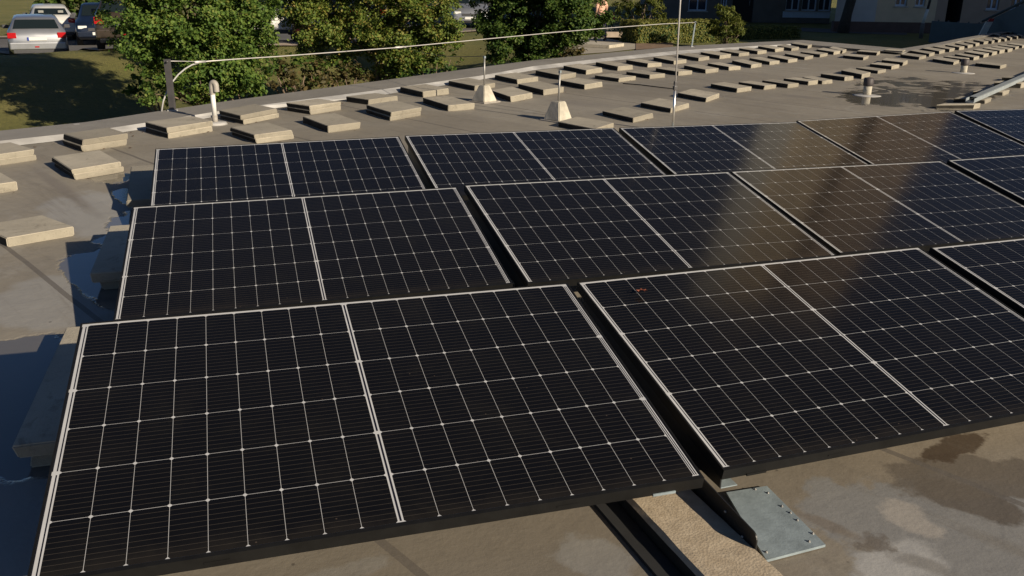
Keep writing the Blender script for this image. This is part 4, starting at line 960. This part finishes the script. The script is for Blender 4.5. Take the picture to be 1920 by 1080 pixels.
# dark bushes across the road on the left
shrub(130, 40, 47, [(100, 8, 34), (150, 15, 30), (190, 5, 34), (120, -25, 40), (180, -40, 44), (215, 20, 26), (165, 30, 18)], 'dark bushy tree beyond the parked cars at the left', MAT['leafdark'], 51, leaf=0.11, dens=700, name='bushy_tree', cat='tree')
shrub(760, 5, 60, [(560, -25, 40), (700, -30, 50), (840, -25, 46), (930, -20, 40), (620, -20, 36), (770, -16, 30)], 'dark row of bushes beyond the road behind the middle tree', MAT['leafdark'], 52, leaf=0.16, dens=420, name='bush_row', cat='bushes')
# bare trunk before the tower
b = at(1580, 62, ZG)
o = empty('street_tree', b, 'dark leaning tree trunk standing before the pale tower wall', 'tree')
bm = bmesh.new(); kx = (b-Vector(CAM)).length/F; rtv = Vector((ROT[0][0], ROT[0][1], 0)).normalized()
tp = [Vector((0, 0, 0)), rtv*3*kx+Vector((0, 0, 30*kx)), rtv*8*kx+Vector((0, 0, 60*kx)), rtv*16*kx+Vector((0, 0, 100*kx)), rtv*18*kx+Vector((0, 0, 170*kx))]
add_tube(bm, tp, [10.5*kx, 8*kx, 8*kx, 6*kx, 4*kx], 12); add_tube(bm, [tp[2], tp[2]+rtv*14*kx+Vector((0, 0, 34*kx)), tp[2]+rtv*40*kx+Vector((0, 0, 90*kx))], [5*kx, 4*kx, 2*kx], 8); obj('trunk', bm, MAT['darkbark'], o)
rng = np.random.default_rng(61)
P, N = crown([(tuple(Vector((x*kx, y*kx, z*kx))), r*kx) for x, y, z, r in [(0, 0, 190, 50), (50, 20, 200, 50), (-45, -10, 200, 45), (20, -30, 250, 50)]], rng, 500, small=(0.25, 0.6))
leaf_cloud('crown', P, N, 0.12, MAT['leafdark'], o, rng)

# ------------------------------------------------------------------ cars
ST = [(0.0, .34, .74, .77, .70, .64), (0.05, .27, .90, .95, .79, .69), (0.13, .22, .94, 1.02, .835, .70), (0.44, .20, .95, 1.37, .845, .59), (0.72, .2, .95, 1.43, .85, .58), (1.9, .2, .95, 1.46, .855, .585),
      (2.45, .2, .95, 1.41, .855, .585), (3.08, .2, .93, 1.00, .845, .67), (3.75, .22, .82, .87, .83, .66), (3.98, .27, .70, .74, .79, .62), (4.05, .34, .55, .58, .72, .58)]
def car_body(sedan=False):
    st = list(ST)
    if sedan: st = [(0.0, .34, .74, .77, .80, .74), (0.05, .27, .93, .97, .84, .74), (0.55, .22, .95, 1.03, .85, .68), (0.98, .2, .95, 1.33, .855, .58), (1.25, .2, .95, 1.41, .855, .575)]+[(y+0.25, *r) for y, *r in ST[5:]]
    bm = bmesh.new(); rings = []
    for y, zb, zm, zt, wb, wt in st:
        half = [(wb*0.86, zb), (wb*0.985, zb+0.12), (wb, (zb+zm)/2), (wb*0.975, zm), (wt+0.02, zt-0.035), (wt-0.08, zt)]
        ring = [bm.verts.new((x, y, z)) for x, z in half]+[bm.verts.new((0, y, zt+0.015))]+[bm.verts.new((-x, y, z)) for x, z in half[::-1]]
        rings.append(ring)
    n = len(rings[0])
    for a, b in zip(rings, rings[1:]):
        for k in range(n): bm.faces.new([a[k], a[(k+1) % n], b[(k+1) % n], b[k]])
    bm.faces.new(rings[0][::-1]); bm.faces.new(rings[-1])
    return bm, st
def lerp(a, b, t): return a+(b-a)*t
def make_car(label, m, pos, heading, group='parked cars', sedan=False, headrests=False, scale=1.0):
    o = empty('parked_car', pos, label, 'car', group, rz=heading)
    o.scale = scale if isinstance(scale, tuple) else (scale,)*3
    bm, st = car_body(sedan); obj('body', bm, m, o, smooth=True)
    i0 = 2; r0, r1 = st[i0], st[i0+1]
    def on_top(t, fx, i=i0):
        a, b = st[i], st[i+1]; wt = lerp(a[5], b[5], t)
        return Vector((fx*(wt-0.045), lerp(a[0], b[0], t), lerp(a[3], b[3], t)+0.006))
    up_n = Vector((0, -(r1[3]-r0[3]), r1[0]-r0[0])).normalized()*0.012
    bm = bmesh.new(); ins = 0.07
    c = [on_top(0.07, -1)+up_n, on_top(0.07, 1)+up_n, on_top(0.90, 1)+up_n, on_top(0.90, -1)+up_n]
    quad(bm, *c); obj('rear_window', bm, MAT['glass'], o)
    bm = bmesh.new(); j = [q for q in range(len(st)) if st[q][3] > 1.35][-1]
    a, b = st[j], st[j+1]; nn = Vector((0, (a[3]-b[3]), b[0]-a[0])).normalized()*0.012
    quad(bm, *[Vector((sx*(lerp(a[5], b[5], t)-0.05), lerp(a[0], b[0], t), lerp(a[3], b[3], t)))+nn for sx, t in ((-1, .08), (1, .08), (1, .93), (-1, .93))]); obj('windscreen', bm, MAT['glass'], o)
    roofs = [s for s in st if s[3] > 1.3]
    for sx in (-1, 1):
        for (ya, yb) in ((0.08, 0.44), (0.50, 0.97)):
            y0, y1 = lerp(roofs[0][0], roofs[-1][0]+0.25, ya), lerp(roofs[0][0], roofs[-1][0]+0.25, yb)
            bm = bmesh.new()
            quad(bm, (sx*0.858*0.975, y0, .985), (sx*0.858*0.975, y1, .985), (sx*0.625, min(y1, roofs[-1][0]), 1.355), (sx*0.625, y0+0.10, 1.355)); obj('side_window', bm, MAT['glass'], o)
        bm = bmesh.new(); add_box(bm, (sx*0.93-0.09, 2.55, .93), (sx*0.93+0.09, 2.66, 1.06), bevel=0.02); obj('mirror', bm, MAT['trim'], o)
        bm = bmesh.new(); add_box(bm, (sx*0.70-0.125, -0.012, .74), (sx*0.70+0.125, 0.14, .93), bevel=0.02); obj('tail_light', bm, MAT['tail'], o)
        bm = bmesh.new(); add_box(bm, (sx*0.58-0.15, st[-1][0]-0.20, .60), (sx*0.58+0.15, st[-1][0]-0.03, .72), bevel=0.02); obj('headlight', bm, MAT['lamp'], o)
        for wy in (0.72, 3.28):
            yy = wy+(0.2 if sedan and wy > 1 else 0)
            bm = bmesh.new(); x0, x1 = sx*0.66, sx*0.858
            add_tube(bm, [(x0, yy, .30), (x0+sx*0.02, yy, .30), (x1-sx*0.02, yy, .30), (x1, yy, .30)], [.285, .305, .305, .285], 22)
            ty = obj('wheel', bm, MAT['tyre'], o)
            bm = bmesh.new(); add_tube(bm, [(x1-sx*0.02, yy, .30), (x1+sx*0.004, yy, .30)], [.20, .19], 18); obj('rim', bm, MAT['rim'], ty)
    bm = bmesh.new(); add_box(bm, (-0.80, -0.055, .36), (0.80, 0.10, .60), bevel=0.035); obj('rear_bumper', bm, m, o)
    bm = bmesh.new(); add_box(bm, (-0.72, -0.03, .23), (0.72, 0.25, .355), bevel=0.02); obj('bumper_skirt', bm, MAT['trim'], o)
    bm = bmesh.new(); y1 = st[-1][0]; add_box(bm, (-0.76, y1-0.10, .33), (0.76, y1+0.04, .52), bevel=0.03); obj('front_bumper', bm, m, o)
    bm = bmesh.new(); add_box(bm, (-0.24, -0.030, .665), (0.26, -0.012, .775)); pl_ = obj('number_plate', bm, MAT['plate'], o)
    bm = bmesh.new(); add_box(bm, (-0.285, -0.030, .665), (-0.243, -0.012, .775)); obj('plate_band', bm, MAT['plateblue'], pl_)
    bm = bmesh.new(); add_box(bm, (-0.10, -0.075, .435), (0.02, -0.05, .475)); obj('fog_light', bm, MAT['tail'], o)
    bm = bmesh.new(); add_box(bm, (-0.26, y1-0.02, .40), (0.26, y1+0.055, .50)); obj('front_plate', bm, MAT['plate'], o)
    bm = bmesh.new(); add_box(bm, (-0.40, y1-0.03, .54), (0.40, y1+0.012, .64), bevel=0.01); obj('grille', bm, MAT['trim'], o)
    if headrests:
        for sx in (-0.36, 0.36):
            bm = bmesh.new(); y = r1[0]-0.10; add_box(bm, (sx-0.10, y-0.33, 1.14), (sx+0.10, y-0.29, 1.245), bevel=0.018); obj('headrest', bm, MAT['seat'], o)
    return o
def ang_to(p): return math.atan2(p.y-CAM[1], p.x-CAM[0])-math.pi/2
def car_at(px, py, label, m, turn=0.0, **kw):
    p = ground_at(px, py); p.z += 0.015
    return make_car(label, m, p, ang_to(p)+math.radians(turn), **kw)
p1 = at_dist(74, 96, 31.5); p1.z = p1.z-0.26
make_car('silver hatchback with its back turned, nearest the roof at the left', CAR['silver'], p1, ang_to(p1)+math.radians(-0.5), scale=(0.97, 1.0, 0.87))
if False: print(p1, seg_dist(np.array([p1.x]), np.array([p1.y])))
car_at(104, 77, 'white saloon with headrests in its rear window behind the silver hatchback', CAR['white'], 1.5, sedan=True, headrests=True, scale=(0.97, 1, 0.9))
car_at(243, 97, 'dark brown car half hidden by the left maple crown', CAR['brown'], -2)
car_at(198, 74, 'dark navy car facing the roof beside the white saloon', CAR['navy'], 178)
car_at(510, 77, 'bright white car with a red tail light seen between the left and middle trees', CAR['palewhite'], 1)
car_at(598, 82, 'dark maroon car in the shade behind the middle tree', CAR['maroon'], 0)
car_at(540, 28, 'blue grey car farther back above the bright white car', CAR['blue'], 176)
car_at(874, 46, 'silver car facing the roof between the middle and dark trees', CAR['silver'], 183)
car_at(690, 60, 'dark navy car behind the crown of the middle tree', CAR['navy'], 0)

# ------------------------------------------------------------------ buildings beyond the roof
FWD = Vector((ROT[2][0], ROT[2][1], 0)).normalized(); RGT = Vector((ROT[0][0], ROT[0][1], 0)).normalized()
def facade_x(px, base, y_px):       # distance along the facade (from its left corner) seen at a pixel column
    d = np.array([(px-960)/F, -(y_px-540)/F, 1.0]) @ ROT
    # intersect with the vertical plane through base, direction RGT
    n_ = np.array([FWD.x, FWD.y, 0.0]); s = (np.array(base)-CAM) @ n_/(d @ n_); p = CAM+s*d
    return float((p-np.array(base)) @ np.array(RGT))
tb = at(1562, 60, ZG)
K = (tb-Vector(CAM)).dot(FWD)/F*0.985
fx = lambda px: facade_x(px, tb, 40)
TH = 34.0
rzt = math.atan2(RGT.y, RGT.x)
tw = empty('tower_block', tb, 'tall beige tower block with brown plinth and dark recess at the upper right', 'building', rz=rzt)
def wall_with_windows(parent, x0, x1, z0, z1, m, wins, depth=0.35, y=0.0, name='wall'):
    """a wall strip with real openings: wins are (x0,x1,z0,z1)"""
    bm = bmesh.new()
    xs = sorted({x0, x1, *[q for w_ in wins for q in w_[:2]]}); zs = sorted({z0, z1, *[q for w_ in wins for q in w_[2:]]})
    for i in range(len(xs)-1):
        for j in range(len(zs)-1):
            cx, cz = (xs[i]+xs[i+1])/2, (zs[j]+zs[j+1])/2
            if any(a < cx < b and c < cz < d for a, b, c, d in wins): continue
            quad(bm, (xs[i], y, zs[j]), (xs[i+1], y, zs[j]), (xs[i+1], y, zs[j+1]), (xs[i], y, zs[j+1]))
    for a, b, c, d in wins:
        for q in (((a, y, c), (b, y, c), (b, y+0.2, c), (a, y+0.2, c)), ((a, y, d), (b, y, d), (b, y+0.2, d), (a, y+0.2, d)), ((a, y, c), (a, y, d), (a, y+0.2, d), (a, y+0.2, c)), ((b, y, c), (b, y, d), (b, y+0.2, d), (b, y+0.2, c))): quad(bm, *q)
    bmesh.ops.remove_doubles(bm, verts=bm.verts[:], dist=0.0005)
    return obj(name, bm, m, parent, recalc=False)
def window(parent, a, b, c, d, y=0.0, sill=True):
    bm = bmesh.new(); t = 0.07; yy = y+0.12
    for lo, hi in (((a, yy, c), (b, yy+0.06, c+t)), ((a, yy, d-t), (b, yy+0.06, d)), ((a, yy, c+t), (a+t, yy+0.06, d-t)), ((b-t, yy, c+t), (b, yy+0.06, d-t)), (((a+b)/2-t/2, yy, c+t), ((a+b)/2+t/2, yy+0.06, d-t))): add_box(bm, lo, hi)
    f_ = obj('window', bm, MAT['winframe'], parent)
    bm = bmesh.new(); quad(bm, (a+0.01, yy+0.03, c+0.01), (b-0.01, yy+0.03, c+0.01), (b-0.01, yy+0.03, d-0.01), (a+0.01, yy+0.03, d-0.01)); obj('pane', bm, MAT['pane'], f_)
    if sill:
        bm = bmesh.new(); add_box(bm, (a-0.06, y-0.06, c-0.06), (b+0.06, y+0.10, c-0.01)); obj('window_sill', bm, MAT['flashing'], f_)
x_a, x_b, x_c, x_d, x_e, x_f = 0.0, fx(1640), fx(1752), fx(1772), fx(1800), fx(1945)
z_pl = 19*K
zw0 = (60-13)*K
wins_b = []; wins_f = []; wins_a = []
for fl in range(14):
    z = zw0+fl*2.9
    if z+1.3 > TH-1: break
    wins_b += [(fx(1674), fx(1696), z, z+1.25), (fx(1711), fx(1730), z, z+1.25)]
    wins_f += [(fx(1845), fx(1868), z-0.1, z+1.15), (fx(1890), fx(1912), z-0.1, z+1.15)]
wall_with_windows(tw, x_a, x_b, z_pl, TH, MAT['greywall'], [])
wall_with_windows(tw, x_b, x_c, z_pl, TH, MAT['beigewall'], wins_b)
wall_with_windows(tw, x_c, x_d, z_pl, TH, MAT['plumwall'], [])
wall_with_windows(tw, x_e, x_f, z_pl, TH, MAT['plumwall'], wins_f)
for w_ in wins_b+wins_f: window(tw, *w_)
bm = bmesh.new(); add_box(bm, (x_d, 1.6, -0.3), (x_e, 1.7, TH)); quad(bm, (x_d, 0, 0), (x_d, 1.6, 0), (x_d, 1.6, TH), (x_d, 0, TH)); quad(bm, (x_e, 0, 0), (x_e, 1.6, 0), (x_e, 1.6, TH), (x_e, 0, TH)); obj('recess', bm, MAT['void'], tw)
bm = bmesh.new()
add_box(bm, (x_a, 0.005, -0.4), (x_d, 0.35, z_pl)); add_box(bm, (x_e, 0.005, -0.4), (x_f, 0.35, z_pl)); obj('plinth', bm, MAT['plinth'], tw)
bm = bmesh.new()
xr = x_a+5.6
quad(bm, (x_a, 0, -0.4), (xr, 13, -0.4), (xr, 13, TH), (x_a, 0, TH)); quad(bm, (x_f, 0, -0.4), (x_f, 13, -0.4), (x_f, 13, TH), (x_f, 0, TH)); quad(bm, (xr, 13, -0.4), (x_f, 13, -0.4), (x_f, 13, TH), (xr, 13, TH))
obj('wall', bm, MAT['beigewall'], tw)
bm = bmesh.new(); add_prism(bm, [(x_a-0.1, -0.1), (x_f+0.1, -0.1), (x_f+0.1, 13.1), (xr-0.1, 13.1)], TH, TH+0.5); obj('roof', bm, MAT['flashing'], tw)

# low dark shop row left of the tower
sb = at(1235, 40, ZG)
shop = empty('shop_row', sb, 'low dark shop building with pale blue window frames left of the tower', 'building', rz=rzt)
Ks = (sb-Vector(CAM)).dot(FWD)/F
sx_ = lambda px: facade_x(px, sb, 25)
xe = sx_(1559)-0.05; SH = 3.4
zz = lambda py: max(0.02, (44-py)*Ks)
wins = [(sx_(1472), sx_(1498), zz(22), zz(-40)), (sx_(1502), sx_(1530), zz(22), zz(-40)), (sx_(1533), sx_(1557), zz(22), zz(-40)), (sx_(1290), sx_(1325), zz(25), zz(-40)), (sx_(1350), sx_(1362), zz(25), zz(-40))]
dr = (sx_(1372), sx_(1412), 0.03, zz(-35))
wall_with_windows(shop, 0, xe, 0.02, SH, MAT['shopwall'], wins+[dr])
for w_ in wins: window(shop, *w_)
bm = bmesh.new(); add_box(bm, (dr[0], 0.15, dr[2]), (dr[1], 0.2, dr[3])); dd = obj('door', bm, MAT['void'], shop)
bm = bmesh.new(); add_tube(bm, [(dr[1]-0.2, 0.14, 0.9), (dr[1]-0.2, 0.14, 1.2)], 0.02, 8); obj('handle', bm, MAT['steel'], dd)
bm = bmesh.new(); add_box(bm, (sx_(1468), -0.03, zz(34)), (xe-0.02, -0.001, zz(23.5))); obj('window_panel', bm, MAT['winframe'], shop)
bm = bmesh.new(); quad(bm, (0, 0, 0), (0, 8, 0), (0, 8, SH), (0, 0, SH)); quad(bm, (xe, 0, 0), (xe, 8, 0), (xe, 8, SH), (xe, 0, SH)); quad(bm, (0, 8, 0), (xe, 8, 0), (xe, 8, SH), (0, 8, SH)); obj('wall', bm, MAT['shopwall'], shop)
bm = bmesh.new(); add_box(bm, (-0.2, -0.4, SH), (xe+0.2, 8.2, SH+0.25)); obj('roof', bm, MAT['shopwall'], shop)

# unseen block added towards the sun to cast the shade over the far right
tc = tb+RGT*6
dsun = Vector((TOSUN.x, TOSUN.y, 0)).normalized(); wdir = Vector((-dsun.y, dsun.x, 0))
if wdir.dot(RGT) < 0: wdir = -wdir
oc = tc+dsun*62
blk = empty('shade_block', (oc.x, oc.y, ZG), 'unseen tall block added out of the picture on the right to shade the far buildings', 'building', rz=math.atan2(wdir.y, wdir.x))
bm = bmesh.new(); add_box(bm, (-14.5, -12, -0.4), (30, 0, 38)); obj('wall', bm, MAT['beigewall'], blk)
bm = bmesh.new(); add_box(bm, (-14.7, -12.2, 38.003), (30.2, 0.2, 38.5)); obj('roof', bm, MAT['flashing'], blk)
bm = bmesh.new()
for fl in range(12):
    for cxx in range(12):
        x0 = -12.5+cxx*3.5; quad(bm, (x0, 0.01, 1.2+fl*3), (x0+1.4, 0.01, 1.2+fl*3), (x0+1.4, 0.01, 2.6+fl*3), (x0, 0.01, 2.6+fl*3))
obj('window_grid', bm, MAT['pane'], blk)

# slanted teal canopy wall at the far right
pa = at_dist(1838, 66, 37.5); pb = at_dist(2010, 40, 33); pa.z = ZG; pb.z = ZG
sd = Vector((pb.x-pa.x, pb.y-pa.y, 0)); sl_ = sd.normalized(); sn = Vector((-sl_.y, sl_.x, 0))
kk = (pa-Vector(CAM)).length/F
o = empty('ramp_roof', pa, 'dark teal sheet covered ramp rising at the upper right corner', 'ramp')
bm = bmesh.new(); Lr = sd.length; hA, hB = at_dist(1846, 44, 37.5).z-ZG, at_dist(2010, -45, 33).z-ZG
vs = [bm.verts.new(q) for q in (Vector((0, 0, 0)), sl_*Lr, sl_*Lr+Vector((0, 0, hB)), Vector((0, 0, hA)), sn*2.5, sl_*Lr+sn*2.5, sl_*Lr+sn*2.5+Vector((0, 0, hB)), sn*2.5+Vector((0, 0, hA)))]
for q in ((0, 1, 2, 3), (5, 4, 7, 6), (3, 2, 6, 7), (4, 0, 3, 7), (1, 5, 6, 2)): bm.faces.new([vs[i] for i in q])
obj('side_wall', bm, MAT['tarp'], o)
bm = bmesh.new(); e = Vector((0, 0, 0.08)); add_tube(bm, [Vector((0, 0, hA))+e, sl_*Lr+Vector((0, 0, hB))+e], 0.05, 8); obj('handrail', bm, MAT['tarp'], o)
# pale barrier board leaning in front of it
b = at_dist(1828, 66, 36.3); b.z = ZG+0.1; kb_ = (b-Vector(CAM)).length/F
o = empty('barrier_board', b, 'pale leaning warning board with red tip before the teal ramp', 'board')
bm = bmesh.new(); tpv = RGT*14*kb_+Vector((0, 0, at_dist(1842, 41, 36.3).z-b.z)); wv_ = RGT*11*kb_; dp = FWD*0.05
vs = [bm.verts.new(q) for q in (Vector((0, 0, 0)), wv_, wv_+tpv, tpv, dp, wv_+dp, wv_+tpv+dp, tpv+dp)]
for q in ((0, 1, 2, 3), (5, 4, 7, 6), (3, 2, 6, 7), (4, 5, 1, 0), (4, 0, 3, 7), (1, 5, 6, 2)): bm.faces.new([vs[i] for i in q])
obj('board', bm, MAT['palepaint'], o)
bm = bmesh.new(); q0 = tpv*1.0+wv_*0.35; vs = [bm.verts.new(q) for q in (tpv*1.01+wv_*0.3, tpv*1.01+wv_, tpv*1.13+wv_, tpv*1.13+wv_*0.3)]; add_prism(bm, [], 0, 0) if False else None
v2 = [bm.verts.new(v.co+dp) for v in vs]; bm.faces.new(vs); bm.faces.new(v2[::-1])
for i in range(4): bm.faces.new([vs[i], v2[i], v2[(i+1) % 4], vs[(i+1) % 4]])
obj('red_tip', bm, MAT['redpaint'], o)
# teal sheet hoarding between the roof edge and the tower
ha, hb_ = at_dist(1742, 70, 40), at_dist(1838, 66, 38.2)
hd_ = Vector((hb_.x-ha.x, hb_.y-ha.y, 0)); hn = Vector((-hd_.y, hd_.x, 0)).normalized()*0.05
o = empty('hoarding', (ha.x, ha.y, ZG), 'low dark teal sheet hoarding before the tower plinth', 'hoarding')
hz = at_dist(1790, 42, 39).z-ZG
bm = bmesh.new(); add_prism(bm, [Vector((0, 0, 0)), hd_, hd_+hn, hn], 0, hz); obj('sheet', bm, MAT['tarp'], o)
for i in range(5):
    p = hd_*((i+0.5)/5); bm = bmesh.new(); add_tube(bm, [p+hn*2, p+hn*2+Vector((0, 0, hz+0.05))], 0.03, 8); obj('post', bm, MAT['darksteel'], o)
# street lamp post
b = at(1726, 72, ZG); kl = (b-Vector(CAM)).length/F
o = empty('street_lamp', b, 'slim dark lamp post with pale band before the beige tower wall', 'lamp post')
bm = bmesh.new(); add_tube(bm, [(0, 0, 0), (0, 0, 24*kl)], 3.2*kl, 12); obj('base', bm, MAT['shopwall'], o)
bm = bmesh.new(); add_tube(bm, [Vector((0, 0, 24*kl)), RGT*4*kl+Vector((0, 0, 46*kl))], 2.4*kl, 12); obj('band', bm, MAT['palepaint'], o)
bm = bmesh.new(); add_tube(bm, [RGT*4*kl+Vector((0, 0, 46*kl)), RGT*9*kl+Vector((0, 0, 90*kl)), RGT*12*kl+Vector((0, 0, 190*kl))], [2*kl, 1.8*kl, 1.2*kl], 12); obj('pole', bm, MAT['darksteel'], o)
bm = bmesh.new(); p = RGT*12*kl+Vector((0, 0, 190*kl)); add_tube(bm, [p, p-FWD*0.9+Vector((0, 0, 0.15))], 0.03, 8); add_box(bm, (p.x-0.45, p.y-1.3, p.z+0.08), (p.x-0.1, p.y-0.7, p.z+0.2), bevel=0.03); obj('lamp_head', bm, MAT['galv'], o)
# low wall, red panel and slim fence by the path
wa, wb = at(1132, 71, ZG), at(1182, 71, ZG)
d = wb-wa; n_ = Vector((-d.y, d.x, 0)).normalized()
bm = bmesh.new(); add_prism(bm, [Vector((0, 0, 0)), d.xy.to_3d(), d.xy.to_3d()+n_*0.25, n_*0.25], 0, 0.22); bmesh.ops.bevel(bm, geom=bm.edges[:], offset=0.015, segments=2, affect='EDGES')
wl = obj('low_wall', bm, MAT['kerbstone']); wl.location = wa; tag(wl, 'low brownish garden wall behind the path, left of the hedge', 'wall')
fo = empty('fence', wa+n_*1.2, 'slim dark railing fence behind the low garden wall', 'fence')
for i in range(7):
    bm = bmesh.new(); p = d.xy.to_3d()*(i/6); add_tube(bm, [p, p+Vector((0, 0, 0.5))], 0.016, 8); obj('post', bm, MAT['darksteel'], fo)
for z in (0.25, 0.48):
    bm = bmesh.new(); add_tube(bm, [Vector((0, 0, z)), d.xy.to_3d()+Vector((0, 0, z))], 0.014, 8); obj('rail', bm, MAT['darksteel'], fo)
rb = at(1148, 56, ZG); kr = (rb-Vector(CAM)).length/F
o = empty('notice_board', rb, 'small dark red notice board on a post behind the path', 'notice board')
bm = bmesh.new(); add_tube(bm, [(0, 0, 0), (0, 0, 34*kr)], 0.03, 8); obj('post', bm, MAT['darksteel'], o)
bm = bmesh.new(); a_ = RGT*3.5*kr; add_prism(bm, [-a_-FWD*0.03, a_-FWD*0.03, a_+FWD*0.03, -a_+FWD*0.03], 14*kr, 30*kr); obj('board', bm, MAT['redpaint'], o)
# kerb stone on the path
ka, kb2 = at(1142, 92, ZG), at(1170, 88, ZG)
d = kb2-ka; n_ = Vector((-d.y, d.x, 0)).normalized()
bm = bmesh.new(); add_prism(bm, [Vector((0, 0, 0)), d.xy.to_3d(), d.xy.to_3d()+n_*1.6, n_*1.6], 0.0, 0.10); bmesh.ops.bevel(bm, geom=bm.edges[:], offset=0.01, segments=2, affect='EDGES')
ks = obj('step_stone', bm, MAT['slab']); ks.location = ka+Vector((0, 0, 0.02)); tag(ks, 'pale stone step lying on the sunlit path', 'step')

# ------------------------------------------------------------------ person on the path
pp = at(1125, 77, ZG); pp.z = ZG+0.03
hd = 1.62
o = empty('person', pp, 'person in peach top and dark trousers walking on the path by the dark tree', 'person', rz=ang_to(pp)+0.5)
J = {'pelvis': (0, 0, .90), 'waist': (0, 0.01, 1.05), 'chest': (0, 0.01, 1.25), 'neck': (0, 0.0, 1.40), 'head0': (0, .02, 1.47), 'head1': (0, .02, 1.58), 'head2': (0, .0, 1.66),
     'hipL': (-.09, 0, .84), 'kneeL': (-.10, .17, .47), 'ankL': (-.10, .14, .08), 'toeL': (-.10, .27, .035), 'hipR': (.09, 0, .84), 'kneeR': (.10, -.03, .46), 'ankR': (.10, -.24, .12), 'toeR': (.10, -.13, .035),
     'shL': (-.17, 0, 1.35), 'elL': (-.24, -.10, 1.10), 'wrL': (-.24, -.02, .87), 'haL': (-.24, .02, .79), 'shR': (.17, 0, 1.35), 'elR': (.24, .04, 1.09), 'wrR': (.23, .20, .92), 'haR': (.22, .25, .85)}
E_ = [('pelvis', 'waist'), ('waist', 'chest'), ('chest', 'neck'), ('neck', 'head0'), ('head0', 'head1'), ('head1', 'head2'), ('pelvis', 'hipL'), ('hipL', 'kneeL'), ('kneeL', 'ankL'), ('ankL', 'toeL'), ('pelvis', 'hipR'), ('hipR', 'kneeR'), ('kneeR', 'ankR'), ('ankR', 'toeR'),
      ('chest', 'shL'), ('shL', 'elL'), ('elL', 'wrL'), ('wrL', 'haL'), ('chest', 'shR'), ('shR', 'elR'), ('elR', 'wrR'), ('wrR', 'haR')]
RAD = dict(pelvis=.145, waist=.125, chest=.15, neck=.055, head0=.075, head1=.095, head2=.07, hip=.095, knee=.06, ank=.042, toe=.035, sh=.06, el=.043, wr=.03, ha=.035)
def skin_obj(name, keys, rad, m, parent, grow=0.0, root='pelvis'):
    es = [e for e in E_ if e[0] in keys and e[1] in keys]; ks_ = [k for k in J if k in keys]
    me = bpy.data.meshes.new(name); me.from_pydata([J[k] for k in ks_], [(ks_.index(a), ks_.index(b)) for a, b in es], [])
    ob = link_mesh(name, me, m, parent)
    md = ob.modifiers.new('skin', 'SKIN'); ob.modifiers.new('sub', 'SUBSURF').levels = 1; ob.modifiers['sub'].render_levels = 1
    md.use_smooth_shade = True
    if not me.skin_vertices: me.attributes.new('skin', 'FLOAT2', 'POINT') if False else None
    return ob, ks_
def skin_build(name, keys, m, parent, grow=0.0, root='pelvis'):
    """a limb skeleton thickened into one surface with a skin modifier"""
    ob, ks_ = skin_obj(name, keys, RAD, m, parent)
    bm = bmesh.new(); bm.from_mesh(ob.data); lay = bm.verts.layers.skin.verify()
    bm.verts.ensure_lookup_table()
    for i, k in enumerate(ks_):
        r = RAD[k if k in RAD else k[:-1]]+grow; bm.verts[i][lay].radius = (r, r*(0.75 if k in ('chest', 'waist', 'pelvis') else 1)); bm.verts[i][lay].use_root = (k == root)
    bm.to_mesh(ob.data); bm.free()
    return ob
skin_build('body', set(J), MAT['skin'], o)
skin_build('shirt', {'pelvis', 'waist', 'chest', 'shL', 'elL', 'shR', 'elR'}, MAT['shirt'], o, 0.02)
skin_build('trousers', {'pelvis', 'hipL', 'kneeL', 'ankL', 'hipR', 'kneeR', 'ankR'}, MAT['trousers'], o, 0.022)
for s in 'LR':
    a, t = Vector(J['ank'+s]), Vector(J['toe'+s]); bm = bmesh.new()
    add_tube(bm, [a+(a-t).normalized()*0.05-Vector((0, 0, .05)), a-Vector((0, 0, 0.045)), (a+t)/2-Vector((0, 0, 0.02)), t, t+(t-a).normalized()*0.05], [.03, .048, .047, .042, .02], 10); obj('shoe', bm, MAT['shoe'], o)
bm = bmesh.new(); bmesh.ops.create_uvsphere(bm, u_segments=16, v_segments=10, radius=0.115, matrix=Matrix.Translation((0, -.01, 1.615)) @ Matrix.Diagonal((0.95, 1.05, 0.95, 1)))
bmesh.ops.delete(bm, geom=[v for v in bm.verts if v.co.y > 0.06 and v.co.z < 1.63], context='VERTS'); obj('hair', bm, MAT['hair'], o, smooth=True)
bm = bmesh.new(); add_box(bm, (-0.012, .10, 1.53), (0.012, .14, 1.565), bevel=0.005); obj('nose', bm, MAT['skin'], o)
for sx in (-1, 1):
    bm = bmesh.new(); bmesh.ops.create_uvsphere(bm, u_segments=8, v_segments=6, radius=0.013, matrix=Matrix.Translation((sx*0.035, .105, 1.575))); obj('eye', bm, MAT['hair'], o)
